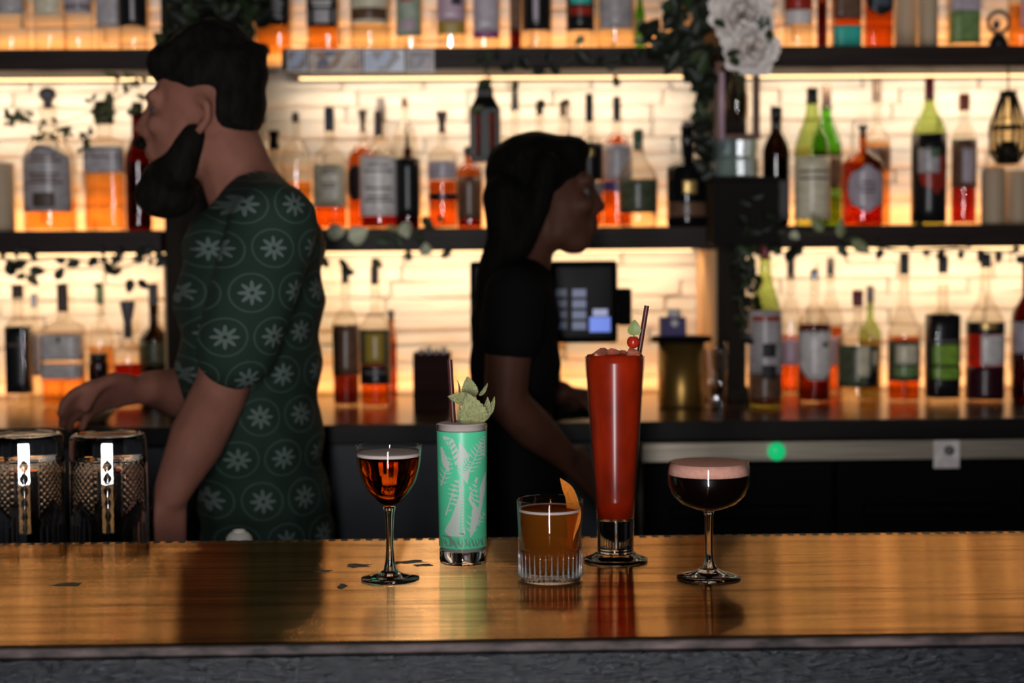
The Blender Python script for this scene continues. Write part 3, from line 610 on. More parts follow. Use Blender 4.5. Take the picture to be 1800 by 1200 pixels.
# candles
def candle(label, cx, wpx, y0, row, Y, wick=True):
    bz = BASE[row]; s = S(Y); c = P(cx, 445, Y); h = P(cx, y0, Y).z - bz; r = wpx * s / 2
    t = thing('pillar_candle', label, 'candle', (c.x, Y, bz), group='pillar candles on the shelves')
    mesh('wax', lathe([(0, 0), (r * .97, 0), (r, .003), (r, h - .004), (r * .95, h), (r * .8, h - .002), (0, h - .006)], 32), 'candle_wax', t)
    mesh('wick', tube([(0, 0, h - .008), (.001, 0, h + .002), (.003, 0, h + .008)], .0009, 6), 'ink', t)
candle('cream pillar candle at far left of middle shelf', 6, 42, 286, 'mid', 3.40)
candle('left of two cream pillar candles under the hexagonal lantern', 1745, 42, 296, 'mid', 3.38)
candle('right of two cream pillar candles under the hexagonal lantern', 1788, 42, 299, 'mid', 3.40)
candle('tall pale pillar candle on upper right shelf', 1590, 40, -60, 'top', 3.46)
candle('tan pillar candle next to the green-label bottle on upper right shelf', 1629, 34, -70, 'top', 3.40)

# ring figurine
p = P(1752, 445, 3.36)
t = thing('ring_figurine', 'small dark figurine with a ring on upper right shelf', 'figurine', (p.x, 3.36, UP_Z1))
mesh('base', lathe([(0, 0), (.020, 0), (.020, .008), (.014, .022), (.008, .03), (0, .031)], 20), 'cap_black', t)
ring = [(.022 * math.cos(a), 0, .052 + .022 * math.sin(a)) for a in [k * math.pi / 10 - math.pi / 2 for k in range(21)]]
mesh('ring', tube(ring, .004, 8), 'cap_brown', t)
mesh('bead', ellipsoid((-.006, -.004, .046), (.008, .008, .01)), 'cap_blue', t)

# ------------------------------------------------------------------ lanterns
pm('lantern_metal', (0.012, 0.010, 0.008), 0.4, metal=0.4)
thin('lantern_pane', (0.52, 0.28, 0.10), 0.8)
thin('lantern_pane_clear', (0.95, 0.85, 0.65), 0.8)
def square_lantern():
    Y = 3.33; s = S(Y); c = P(853, 285, Y); hw = 25 * s
    t = thing('lantern', 'black lantern with amber panes hanging from long upper shelf', 'lantern', c)
    H = 88 * s
    mesh('base', box(-hw, hw, -hw, hw, 0, .012, .002), 'lantern_metal', t, smooth=False)
    for sx in (-1, 1):
        for sy in (-1, 1):
            mesh('corner_post', box(sx * hw * .86 - .006, sx * hw * .86 + .006, sy * hw * .86 - .006, sy * hw * .86 + .006, .012, H), 'lantern_metal', t, smooth=False)
    for k in range(4):
        M = Matrix.Rotation(k * math.pi / 2, 3, 'Z')
        mesh('pane', moved(box(-hw * .85, hw * .85, -hw * .88, -hw * .86, .012, H), M=M), 'lantern_pane', t, smooth=False)
        mesh('glazing_bar', moved(box(-.009, .009, -hw * .94, -hw * .86, .012, H), M=M), 'lantern_metal', t, smooth=False)
    mesh('roof', moved(lathe([(hw * 1.45, H - .004), (hw * 1.45, H + .004), (hw * 1.1, H + .018), (hw * .82, H + .030), (hw * .80, H + .046), (.012, H + .056), (0, H + .056)], 4), M=Matrix.Rotation(math.pi / 4, 3, 'Z')), 'lantern_metal', t, smooth=False)
    top = UP_Z0 - c.z
    mesh('hanging_hook', tube([(0, 0, H + .05), (0.012, 0, H + .066), (0, 0, H + .08), (0, 0, top)], .002, 6), 'lantern_metal', t)
    mesh('candle_stub', lathe([(0, .012), (.012, .012), (.012, .045), (0, .045)], 16), 'candle_wax', t)
square_lantern()
def hex_lantern():
    Y = 3.34; s = S(Y); c = P(1771, 286, Y)
    t = thing('geometric_lantern', 'black wire hexagonal lantern hanging above the candles at right', 'lantern', c)
    H = 118 * s; z = [0.0, 18 * s, 62 * s, H]; r = [17 * s, 29 * s, 31 * s, 12 * s]
    pts = [[Vector((r[k] * math.cos(a), r[k] * math.sin(a), z[k])) for a in [math.pi / 6 + i * math.pi / 3 for i in range(6)]] for k in range(4)]
    for k in range(4):
        for i in range(6):
            mesh('frame_bar', tube([pts[k][i], pts[k][(i + 1) % 6]], .0036, 6), 'lantern_metal', t)
            if k < 3: mesh('frame_bar', tube([pts[k][i], pts[k + 1][i]], .0036, 6), 'lantern_metal', t)
    for k in range(3):
        for i in range(6):
            V = [pts[k][i] * .98, pts[k][(i + 1) % 6] * .98, pts[k + 1][(i + 1) % 6] * .98, pts[k + 1][i] * .98]
            V = [Vector((v.x, v.y, z[k] if j < 2 else z[k + 1])) for j, v in enumerate(V)]
            mesh('pane', (V, [(0, 1, 2, 3)]), 'lantern_pane_clear', t, smooth=False)
    mesh('cap_plate', lathe([(0, H), (r[3] * 1.3, H), (r[3] * 1.3, H + .008), (0, H + .012)], 6), 'lantern_metal', t, smooth=False)
    mesh('hanging_hook', tube([(0, 0, H + .01), (0, 0, UP_Z0 - c.z)], .0018, 6), 'lantern_metal', t)
    mesh('tea_light', lathe([(0, .004), (.022, .004), (.024, .03), (.016, .044), (0, .042)], 16), 'cap_black', t)
hex_lantern()

# ------------------------------------------------------------------ till and things on the counter
pm('till_black', (0.003, 0.003, 0.003), 0.6, spec=0.05)
pm('screen_glass', (0.002, 0.002, 0.003), 0.3, spec=0.1)
pm('screen_dim', (0.01, 0.01, 0.015), 0.3, emit=(0.12, 0.15, 0.30), estr=0.12)
pm('screen_cell', (0.01, 0.01, 0.015), 0.3, emit=(0.30, 0.34, 0.58), estr=0.30)
pm('screen_blue', (0.02, 0.03, 0.08), 0.3, emit=(0.16, 0.26, 0.85), estr=0.85)
pm('screen_tab', (0.02, 0.03, 0.06), 0.3, emit=(0.42, 0.44, 0.66), estr=0.7)
YM = 3.06
p0, p1 = P(826, 460, YM), P(1086, 602, YM)
t = thing('till_screen', 'black till screen with blue button glowing behind the tall red drink', 'monitor', ((p0.x + p1.x) / 2, YM, CT_Z))
hw = (p1.x - p0.x) / 2; zb, zt = p1.z - CT_Z, p0.z - CT_Z
mesh('housing', box(-hw, hw, 0, .035, zb, zt, .006), 'till_black', t, smooth=False)
scr = mesh('screen', box(-hw + .012, hw - .012, -.0015, .002, zb + .012, zt - .012), 'screen_glass', t, smooth=False)
def scr_box(px0, py0, px1, py1, mt, nm):
    a, b = P(px0, py0, YM) - t.location, P(px1, py1, YM) - t.location
    mesh(nm, box(a.x, b.x, -.0025, -.0016, b.z, a.z), mt, scr, smooth=False)
for k in range(4):
    scr_box(977, 508 + k * 19, 996, 521 + k * 19, 'screen_dim', 'screen_key')
    scr_box(1006, 508 + k * 19, 1030, 522 + k * 19, 'screen_cell', 'screen_key')
scr_box(1036, 557, 1073, 583, 'screen_blue', 'screen_button')
scr_box(1042, 543, 1068, 555, 'screen_tab', 'screen_tab')
a, b = P(1087, 507, YM) - t.location, P(1111, 572, YM) - t.location
mesh('card_reader', box(a.x, b.x, .0, .045, b.z, a.z, .004), 'till_black', t, smooth=False)
mesh('stand', lathe([(.0, 0), (.10, 0), (.10, .012), (.035, .03), (.03, zb + .03), (0, zb + .03)], 24), 'till_black', t, loc=(0, .05, 0))

pm('brass_tin', (0.30, 0.17, 0.04), 0.35, metal=0.8, noise=((30, 30, 3), 0.3))
Y = 3.22; s = S(Y); c = P(1197, 445, Y)
t = thing('brass_tin', 'brass cylinder tin with a wide dark lid on back counter', 'tin', (c.x, Y, CT_Z))
h = P(1197, 600, Y).z - CT_Z
mesh('body', lathe([(0, 0), (40 * s, 0), (41 * s, .004), (41 * s, h), (0, h)], 36), 'brass_tin', t)
mesh('lid', lathe([(0, h), (54 * s, h), (54 * s, h + .009), (50 * s, h + .011), (0, h + .012)], 36), 'till_black', t)
c2 = P(1182, 584, Y); zt = P(1182, 557, Y).z
t = thing('purple_box', 'small purple box on the lid of the brass tin', 'box', (c2.x, Y, CT_Z + h + .012))
hh = max(.02, zt - (CT_Z + h + .012))
mesh('carton', box(-22 * s, 22 * s, -.02, .02, 0, hh, .001), 'purple_box', t, smooth=False)
mesh('pale_print', lathe([(0, 0), (.0075, 0), (.0075, .0008), (0, .0008)], 20), 'paper_white', t, loc=(.002, -.0204, hh * .7)).rotation_euler = (math.pi / 2, 0, 0)
tag(mesh('paper_roll', moved(lathe([(0, 0), (12 * s, 0), (12 * s, 14 * s), (3 * s, 14 * s), (3 * s, 10 * s), (0, 10 * s)], 20), (c2.x + .003, Y, CT_Z + h + .012 + hh)), 'paper_white'), 'little white roll standing on the purple box', 'roll')

# cut mixing glass
pm('crystal_rim', (0.5, 0.45, 0.42), 0.2)
thin('crystal', (0.86, 0.82, 0.78), 1.6, rough=0.06, base=0.10)
def crystal_glass(label, cx, wpx, y0, Y, name='mixing_glass'):
    s = S(Y); c = P(cx, 445, Y); h = P(cx, y0, Y).z - CT_Z; r = wpx * s / 2
    t = thing(name, label, 'glass', (c.x, Y, CT_Z))
    mod = lambda th, z, rr: rr * (1 + 0.05 * abs(math.sin(8 * th + 90 * z)) + 0.04 * abs(math.sin(8 * th - 90 * z)))
    pr = [(0, 0), (r * .85, 0)] + [(r * (.85 + .12 * k / 16), h * .9 * k / 16) for k in range(17)]
    mesh('bowl', lathe(pr + [(r * .93, h * .9), (r * .80, .012), (0, .012)], 96, mod=mod), 'crystal', t, smooth=False)
    mesh('rim', lathe([(r * .97, h * .9), (r, h * .95), (r, h), (r * .93, h), (r * .93, h * .9)], 48), 'drink_glass', t)
crystal_glass('cut crystal mixing glass beside the brass tin', 1256, 46, 602, 3.14)

# wooden caddy
pm('caddy_wood', (0.022, 0.007, 0.005), 0.7, spec=.1, noise=((6, 6, 40), 0.5))
Y = 3.22; s = S(Y); c = P(758, 445, Y); h = P(758, 620, Y).z - CT_Z; hw = 33 * s
t = thing('bar_caddy', 'dark wooden caddy of napkins on back counter beside the till', 'caddy', (c.x, Y, CT_Z))
mesh('bottom', box(-hw, hw, -.04, .04, 0, .008), 'caddy_wood', t, smooth=False)
for nm, b in (('front_wall', (-hw, hw, -.046, -.04)), ('back_wall', (-hw, hw, .04, .046)), ('side_wall', (-hw, -hw + .006, -.04, .04)), ('side_wall', (hw - .006, hw, -.04, .04))):
    mesh(nm, box(*b, 0, h, .001), 'caddy_wood', t, smooth=False)
for k in range(4):
    tag(mesh('napkin', box(c.x - hw + .010 + k * .015, c.x - hw + .021 + k * .015, Y - .03, Y + .03, CT_Z + .010, CT_Z + h + .008 + .003 * (k % 2), .002), 'paper_brown', smooth=False), ('leftmost', 'second from left', 'third from left', 'rightmost')[k] + ' brown paper napkin standing in the wooden caddy', 'napkin', 'napkins in the caddy')

# dishes at the left
pm('dish_tan', (0.34, 0.22, 0.11), 0.45)
Y = 3.02; s = S(Y); c = P(155, 445, Y)
t = thing('shallow_dish', 'shallow tan dish on back counter in front of labelled bottles', 'dish', (c.x, Y, CT_Z))
r = 42 * s
mesh('dish_bowl', lathe([(0, 0), (r * .5, 0), (r * .95, .018), (r, .022), (r * .96, .023), (r * .5, .006), (0, .005)], 40), 'dish_tan', t)
mesh('dish_lid', lathe([(r * .9, .022), (r * .7, .031), (r * .3, .040), (0, .042)], 40), 'paper_cream', t)
pm('dish_white', (0.62, 0.57, 0.5), 0.4)
Y = 2.27; s = S(Y); c = P(412, 445, Y); r = 28 * s
t = thing('white_bowl', 'small white upturned bowl behind the bar edge', 'bowl', (c.x, Y, BENCH_Z))
h = P(412, 935, Y).z - BENCH_Z
mesh('bowl_shell', lathe([(r * .92, 0), (r, .003), (r * .98, h * .5), (r * .8, h * .88), (r * .55, h), (0, h)], 40), 'dish_white', t)
mesh('foot_ring', lathe([(r * .42, h - .001), (r * .42, h + .003), (r * .36, h + .003), (r * .36, h - .001)], 32), 'dish_white', t)

#PART3
# ------------------------------------------------------------------ photo prints on the upper shelf edge
def blotch(name, cols, scale=30):
    m, nt, out = newmat(name)
    b = nt.nodes.new('ShaderNodeBsdfPrincipled'); nt.links.new(b.outputs[0], out.inputs[0]); b.inputs['Roughness'].default_value = 0.25
    tc = nt.nodes.new('ShaderNodeTexCoord'); v = nt.nodes.new('ShaderNodeTexVoronoi'); v.inputs['Scale'].default_value = scale
    rp = nt.nodes.new('ShaderNodeValToRGB'); rp.color_ramp.interpolation = 'CONSTANT'
    for k, c in enumerate(cols):
        e = rp.color_ramp.elements[k] if k < 2 else rp.color_ramp.elements.new(k / len(cols))
        e.position = k / len(cols); e.color = (*c, 1)
    sp = nt.nodes.new('ShaderNodeSeparateColor')
    nt.links.new(tc.outputs['Object'], v.inputs['Vector']); nt.links.new(v.outputs['Color'], sp.inputs[0])
    nt.links.new(sp.outputs[0], rp.inputs[0]); nt.links.new(rp.outputs[0], b.inputs['Base Color'])
blotch('photo_people', [(0.5, 0.33, 0.22), (0.32, 0.15, 0.08), (0.10, 0.10, 0.18), (0.6, 0.5, 0.4), (0.25, 0.1, 0.07)], 55)
blotch('photo_sky', [(0.6, 0.62, 0.7), (0.42, 0.46, 0.58), (0.25, 0.2, 0.2), (0.7, 0.7, 0.74)], 40)
blotch('photo_dark', [(0.28, 0.17, 0.15), (0.12, 0.08, 0.08), (0.3, 0.24, 0.26), (0.2, 0.12, 0.1)], 60)
for a, b, mt, lab in ((503, 541, 'photo_sky', 'pale blue photo print on the shelf edge, leftmost of the four prints'), (542, 638, 'photo_people', 'photo print of a warm crowd scene on the shelf edge'),
                      (639, 712, 'photo_sky', 'photo print with white and blue blotches on the shelf edge'), (713, 764, 'photo_dark', 'dark reddish photo print on the shelf edge, rightmost of the four')):
    p0, p1 = P(a, 87, 3.312), P(b, 126, 3.312)
    t = thing('photo_print', lab, 'photo print', ((p0.x + p1.x) / 2, 3.312, p1.z), group='photo prints on the shelf edge')
    hw = (p1.x - p0.x) / 2; h = p0.z - p1.z
    mesh('print_card', box(-hw + .001, hw - .001, 0, .0015, 0, h), 'paper_white', t, smooth=False)
    mesh('print_picture', box(-hw + .003, hw - .003, -.0006, -.0001, .003, h - .003), mt, t, smooth=False)

# ------------------------------------------------------------------ leaves and garlands
def leaf_mesh(name, w=0.5, mat='leaf_dark', serr=0.0, n=6, fold=0.12, tip=0.7):
    V, F = [], []
    for k in range(n + 1):
        u = k / n
        hw = w * 0.5 * (math.sin(math.pi * u ** tip)) ** 0.8 if 0 < u < 1 else 0.0
        if serr and 0 < u < 1: hw *= 1 + serr * (1 if k % 2 else -1)
        z = 0.10 * math.sin(math.pi * u)
        V += [Vector((-hw, u, z - fold * hw * 2)), Vector((0, u, z)), Vector((hw, u, z - fold * hw * 2))]
    for k in range(n):
        a = 3 * k
        F += [(a, a + 1, a + 4, a + 3), (a + 1, a + 2, a + 5, a + 4)]
    N = len(V)
    V += [v - Vector((0, 0, 0.02)) for v in V]
    F += [tuple(N + i for i in reversed(f)) for f in F]
    rim = [3 * k for k in range(n + 1)] + [3 * k + 2 for k in range(n, -1, -1)]
    for i in range(len(rim)):
        a, b = rim[i], rim[(i + 1) % len(rim)]
        F.append((b, a, N + a, N + b))
    me = bpy.data.meshes.new(name); me.from_pydata([tuple(v) for v in V], [], F); me.materials.append(MATS[mat])
    for p in me.polygons: p.use_smooth = True
    return me
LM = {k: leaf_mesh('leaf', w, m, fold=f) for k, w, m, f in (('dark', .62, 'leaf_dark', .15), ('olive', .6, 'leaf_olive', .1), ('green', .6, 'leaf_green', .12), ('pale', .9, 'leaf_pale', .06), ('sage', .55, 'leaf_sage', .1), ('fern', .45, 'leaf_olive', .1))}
def put_leaf(root, kind, pos, size, ang=None, tilt=None, name='leaf'):
    """leaf centred near pos, blade facing the room, turned by ang in that plane"""
    o = bpy.data.objects.new(name, LM[kind]); COL.objects.link(o); o.parent = root
    ang = random.uniform(0, 2 * math.pi) if ang is None else ang
    tilt = random.uniform(-0.6, 0.6) if tilt is None else tilt
    M = Matrix.Rotation(math.pi / 2, 4, 'X')            # blade normal +Z -> -Y
    M = Matrix.Rotation(random.uniform(-.5, .5), 4, 'Z') @ Matrix.Rotation(tilt, 4, 'X') @ Matrix.Rotation(ang, 4, 'Y') @ M
    d = M @ Vector((0, size / 2, 0))
    o.matrix_local = Matrix.Translation(Vector(pos) - d) @ M @ Matrix.Scale(size, 4)
    return o
def garland(label, Y, vine, leaves, name='garland', vr=.0016):
    c = P(vine[0][0], vine[0][1], Y)
    t = thing(name, label, 'garland', c)
    mesh('vine', tube([P(x, y, Y) - c for x, y in vine], vr, 6), 'stem_green', t)
    for lf in leaves:
        x, y, r, k = lf[:4]
        put_leaf(t, k, P(x, y, Y - random.uniform(.004, .02)) - c, r * 2.1 * S(Y), lf[4] if len(lf) > 4 else None, random.uniform(-.3, .3))
    return t
rs = lambda a, b: random.uniform(a, b)
garland('ivy garland with olive leaves trailing under the long upper shelf', 3.295, [(820, 96), (860, 128), (905, 118), (960, 130), (1010, 100), (1060, 112), (1090, 100), (1130, 84)],
        [(853, 146, 15, 'green'), (838, 192, 13, 'olive'), (905, 153, 11, 'olive'), (950, 186, 12, 'olive'), (992, 181, 10, 'olive'), (1083, 142, 11, 'olive'), (922, 112, 13, 'dark'), (948, 124, 13, 'dark'), (975, 122, 12, 'dark'),
         (1022, 98, 16, 'dark'), (1098, 104, 14, 'dark'), (1018, 72, 12, 'sage'), (1128, 72, 14, 'sage'), (856, 100, 11, 'green'), (1055, 108, 10, 'dark')] + [(rs(830, 1130), rs(92, 122), rs(7, 10), 'dark') for _ in range(10)])
garland('garland with round pale leaves along the long middle shelf', 3.295, [(535, 386), (580, 410), (640, 418), (700, 414), (745, 400), (800, 396)],
        [(591, 407, 16, 'pale'), (630, 412, 18, 'pale'), (713, 405, 15, 'pale'), (546, 388, 11, 'sage'), (672, 424, 13, 'green'), (752, 392, 15, 'green'), (748, 438, 12, 'pale'), (718, 448, 11, 'olive'), (785, 446, 11, 'olive'),
         (663, 463, 12, 'olive'), (612, 478, 13, 'dark'), (570, 458, 13, 'sage'), (775, 385, 9, 'green'), (700, 425, 11, 'green'), (735, 418, 10, 'green'), (690, 402, 9, 'sage'), (602, 462, 10, 'dark')])
garland('garland with sage and dark leaves along the right middle shelf', 3.295, [(1335, 420), (1400, 412), (1470, 410), (1500, 430), (1590, 440), (1680, 436), (1790, 445)],
        [(1436, 394, 16, 'sage'), (1478, 401, 16, 'sage'), (1397, 414, 9, 'pale'), (1514, 434, 19, 'sage', 2.2), (1392, 446, 18, 'dark'), (1405, 438, 13, 'dark'), (1482, 442, 13, 'green'), (1546, 447, 11, 'dark'), (1588, 456, 12, 'dark'),
         (1654, 447, 12, 'dark'), (1690, 446, 10, 'dark'), (1726, 450, 14, 'dark'), (1755, 452, 12, 'green'), (1797, 457, 12, 'dark'), (1615, 391, 9, 'dark'), (1500, 418, 9, 'green')] + [(rs(1345, 1790), rs(425, 445), rs(6, 9), 'dark') for _ in range(8)])
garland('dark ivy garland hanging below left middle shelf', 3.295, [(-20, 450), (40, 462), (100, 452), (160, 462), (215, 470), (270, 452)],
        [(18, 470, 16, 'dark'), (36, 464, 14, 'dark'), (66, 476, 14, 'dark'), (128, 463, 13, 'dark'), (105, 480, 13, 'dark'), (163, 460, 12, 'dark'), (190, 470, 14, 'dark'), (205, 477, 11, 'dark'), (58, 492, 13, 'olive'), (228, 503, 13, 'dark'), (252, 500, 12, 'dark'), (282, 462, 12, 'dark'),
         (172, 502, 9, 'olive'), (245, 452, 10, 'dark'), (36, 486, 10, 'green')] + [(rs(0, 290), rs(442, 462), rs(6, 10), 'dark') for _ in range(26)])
garland('fine olive sprig lying across the arched-label bottle', 3.29, [(-20, 205), (40, 212), (90, 218), (140, 205), (185, 185), (240, 150)],
        [(rs(0, 60), rs(198, 222), rs(6, 10), 'fern') for _ in range(14)] + [(rs(60, 130), rs(208, 245), rs(6, 10), 'fern') for _ in range(16)] + [(rs(130, 165), rs(215, 265), rs(6, 10), 'fern') for _ in range(12)] +
        [(rs(150, 200), rs(170, 212), rs(7, 12), 'fern') for _ in range(14)] + [(rs(190, 262), rs(130, 200), rs(7, 11), 'fern') for _ in range(16)], vr=.001)
def bush(label, Y, boxes, kind='dark', name='trailing_plant', size=(14, 22), cat='plant', stems=5):
    c = P((boxes[0][0] + boxes[0][1]) / 2, boxes[0][3], Y)
    t = thing(name, label, cat, c)
    for k in range(stems):
        b = random.choice(boxes); x = rs(b[0] + 10, b[1] - 10)
        mesh('stem', tube([P(x, b[3], Y + rs(-.02, .03)) - c, P(x + rs(-20, 20), (b[2] + b[3]) / 2, Y) - c, P(x + rs(-25, 25), b[2], Y) - c], .002, 6), 'stem_green', t)
    for b in boxes:
        for _ in range(b[4]):
            put_leaf(t, kind if random.random() < .85 else 'green', P(rs(b[0], b[1]), rs(b[2], b[3]), Y + rs(-.05, .03)) - c, rs(*size) * 2 * S(Y))
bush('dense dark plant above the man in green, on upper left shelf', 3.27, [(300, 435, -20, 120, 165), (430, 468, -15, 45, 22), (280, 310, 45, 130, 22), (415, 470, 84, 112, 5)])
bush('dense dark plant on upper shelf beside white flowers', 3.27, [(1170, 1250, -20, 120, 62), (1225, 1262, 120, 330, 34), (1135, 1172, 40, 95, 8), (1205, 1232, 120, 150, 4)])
bush('dark bushy plant beside the divider post under the white flowers', 3.23, [(1300, 1368, 335, 440, 52), (1292, 1332, 440, 600, 36)], size=(9, 16))

# ------------------------------------------------------------------ white flowers, wooden frame vase, glass block
pm('frame_wood', (0.14, 0.055, 0.028), 0.4)
pm('pedestal_dark', (0.010, 0.008, 0.007), 0.7, spec=.1)
Y = 3.20; s = S(Y)
c = P(1308, 400, 3.23)
ped = thing('pedestal_box', 'dark box carrying the glass block and flower vase', 'box', (P(1310, 445, Y).x, Y, MID_Z1 - .040))
zt = P(1310, 311, Y).z - ped.location.z
mesh('box_body', box(-58 * s, 58 * s, -.01, .09, 0, zt - .008, .003), 'pedestal_dark', ped, smooth=False)
mesh('box_lid', box(-60 * s, 60 * s, -.014, .094, zt - .008, zt, .002), 'pedestal_dark', ped, smooth=False)
mesh('wall_bracket', box(-.012, .012, .06, .098, -.02, 0), 'pedestal_dark', ped, smooth=False)
zp = ped.location.z + zt
thin('block_glass', (0.80, 0.92, 0.90), 1.6, rough=0.25, base=0.08, diff=((0.35, 0.42, 0.40), 0.35))
blk = thing('glass_block', 'clear faceted glass block under the wooden vase frame', 'glass block', (P(1296, 445, Y).x, Y + .045, zp))
hb = P(1296, 246, Y + .045).z - zp
mod = lambda th, z, rr: rr * (1 + .05 * math.cos(6 * th))
mesh('block_body', lathe([(0, 0), (45 * s, 0), (48 * s, .004), (47 * s, hb * .45), (43 * s, hb * .55), (45 * s, hb - .003), (42 * s, hb), (0, hb)], 24, 4, mod=mod), 'block_glass', blk, smooth=False)
mesh('pale_filling', lathe([(0, .004), (36 * s, .004), (34 * s, hb * .5), (20 * s, hb * .6), (0, hb * .62)], 16, 4, mod=mod), 'paper_sage', blk, smooth=False)
zf = zp + hb
fr = thing('wooden_frame_vase', 'small wooden frame with a hanging glass vase of white flowers', 'vase', (P(1300, 445, Y).x, Y + .03, zf))
hf = P(1300, 118, Y + .03).z - zf; hw = 34 * s
mesh('base_bar', box(-hw - .006, hw + .006, -.014, .014, 0, .010, .001), 'frame_wood', fr, smooth=False)
for sx in (-1, 1): mesh('side_post', box(sx * hw - .006, sx * hw + .006, -.008, .008, .010, hf, .001), 'frame_wood', fr, smooth=False)
mesh('top_bar', box(-hw - .006, hw + .006, -.010, .010, hf, hf + .010, .001), 'frame_wood', fr, smooth=False)
mesh('vase_glass', lathe([(0, hf * .25), (.016, hf * .25), (.022, hf * .35), (.022, hf * .6), (.012, hf * .8), (.012, hf * .98), (.010, hf * .98), (.010, hf * .8), (.020, hf * .6), (.020, hf * .36), (0, hf * .28)], 32), 'glass_clear', fr)
mesh('water', lathe([(0, hf * .29), (.0185, hf * .36), (.0185, hf * .55), (0, hf * .55)], 24), 'spirit_clear', fr)
tp = tag(mesh('taper_candle', lathe([(0, 0), (.0062, 0), (.006, .13), (.003, .134), (0, .134)], 16), 'paper_pink'), 'thin pale taper candle against the wooden vase frame', 'candle')
tp.location = (P(1270, 445, Y).x, Y + .008, zf - .002)
petal = None
def petal_mesh():
    V, F = [], []; n, m = 6, 5
    for j in range(n + 1):
        u = j / n
        for i in range(m + 1):
            a = (i / m - .5) * 2
            w = .5 * math.sin(math.pi * (0.12 + .80 * u)) ** .7
            ruf = .05 * math.sin(9 * a + 3 * u) * u
            V.append(Vector((a * w, u - .10 * a * a * u, .35 * (u ** 2) - .22 * a * a * w + ruf)))
    W = m + 1
    for j in range(n):
        for i in range(m): F.append((j * W + i, j * W + i + 1, (j + 1) * W + i + 1, (j + 1) * W + i))
    N = len(V); V += [v + Vector((0, 0, -.02)) for v in V]
    F += [tuple(N + i for i in reversed(f)) for f in F]
    me = bpy.data.meshes.new('petal'); me.from_pydata([tuple(v) for v in V], [], F); me.materials.append(MATS['petal_white'])
    for p in me.polygons: p.use_smooth = True
    return me
pme = petal_mesh()
def bloom(label, px, py, rpx, Y, npet):
    c = P(px, py, Y); R = rpx * S(Y)
    t = thing('white_peony', label, 'flower', c, group='white flowers in the wooden vase')
    for k in range(npet):
        u = (k + .5) / npet
        ph = math.acos(1 - 1.75 * u); az = k * 2.39996
        d = Vector((math.sin(ph) * math.cos(az), -math.cos(ph), math.sin(ph) * math.sin(az)))
        o = bpy.data.objects.new('petal', pme); COL.objects.link(o); o.parent = t
        tang = Vector((-math.sin(az) , 0, math.cos(az)))
        nrm = (Vector((0, -1, 0)) * 1.0 + d * .4).normalized()
        yv = d; xv = yv.cross(nrm)
        if xv.length < .05: xv = Vector((1, 0, 0))
        xv.normalize(); zv = xv.cross(yv).normalized()
        sc = R * (.62 + .38 * u) * rs(.85, 1.05)
        M = Matrix((xv, yv, zv)).transposed().to_4x4()
        o.matrix_local = Matrix.Translation(d * R * .15) @ M @ Matrix.Diagonal((sc * 1.0, sc, sc, 1))
    stem_end = Vector((fr.location.x, fr.location.y, fr.location.z + hf * .4)) - c
    mesh('stem', tube([(0, .01, 0), stem_end * .45 + Vector((0, .02, 0)), stem_end], .002, 6), 'stem_green', t)
    for k in range(3): put_leaf(t, 'green', d * 0 + Vector((rs(-.05, .05), -.03, rs(-.05, .03))), .03)
bloom('large white ruffled flower at top of the wooden vase', 1305, 28, 58, 3.17, 46)
bloom('lower white ruffled flower drooping over the wooden vase frame', 1322, 84, 50, 3.15, 40)

#PART4
# ------------------------------------------------------------------ drinks on the bar
pm('foam_pale', (0.50, 0.40, 0.36), 0.8)
pm('foam_pink', (0.62, 0.30, 0.22), 0.85, noise=((220, 220, 220), 0.12), sss=0.15)
pm('milky', (0.33, 0.37, 0.31), 0.6, sss=0.1)
pm('print_green', (0.085, 0.56, 0.29), 0.35, noise=((35, 35, 35), 0.08))
pm('print_pale', (0.46, 0.52, 0.45), 0.45)
pm('print_dark_green', (0.13, 0.24, 0.17), 0.45)  # dark grey-green print colour of the bottom strokes
pm('red_drink', (0.25, 0.012, 0.001), 0.6, spec=.05, noise=((28, 28, 14), 0.45), sss=0.25)
pm('dark_drink', (0.003, 0.001, 0.001), 0.3, spec=.1)
murky('amber_drink', (0.72, 0.34, 0.075), 0.62, (0.44, 0.135, 0.012))
pm('peel_outer', (0.72, 0.20, 0.018), 0.45, noise=((300, 300, 300), 0.15), bump=0.3)
pm('peel_pith', (0.70, 0.44, 0.18), 0.6)
pm('mint_leaf', (0.30, 0.30, 0.13), 0.55, noise=((14, 9, 9), 0.28), bump=0.8)
pm('tiny_leaf', (0.22, 0.27, 0.085), 0.5)
pm('cherry_red', (0.42, 0.022, 0.008), 0.15, coat=0.5)
thin('ice_red', (0.72, 0.28, 0.20), 1.2, rough=0.08, diff=((0.52, 0.17, 0.11), 0.6))
def drink(label, px, py, cat='cocktail', name='cocktail'):
    c = PZ(px, py, BAR_Z); c.z += .0004
    t = thing(name, label, cat, c)
    s = c.y / FPX
    z = lambda yy: P(px, yy, c.y).z - BAR_Z
    return t, s, z, c
def shell(pts, s, z, th=.0011):
    out = [(h * s, z(y)) for h, y in pts]
    inn = [(max(0.0, h * s - th), z(y)) for h, y in reversed(pts)]
    return out + inn
SEG = 96
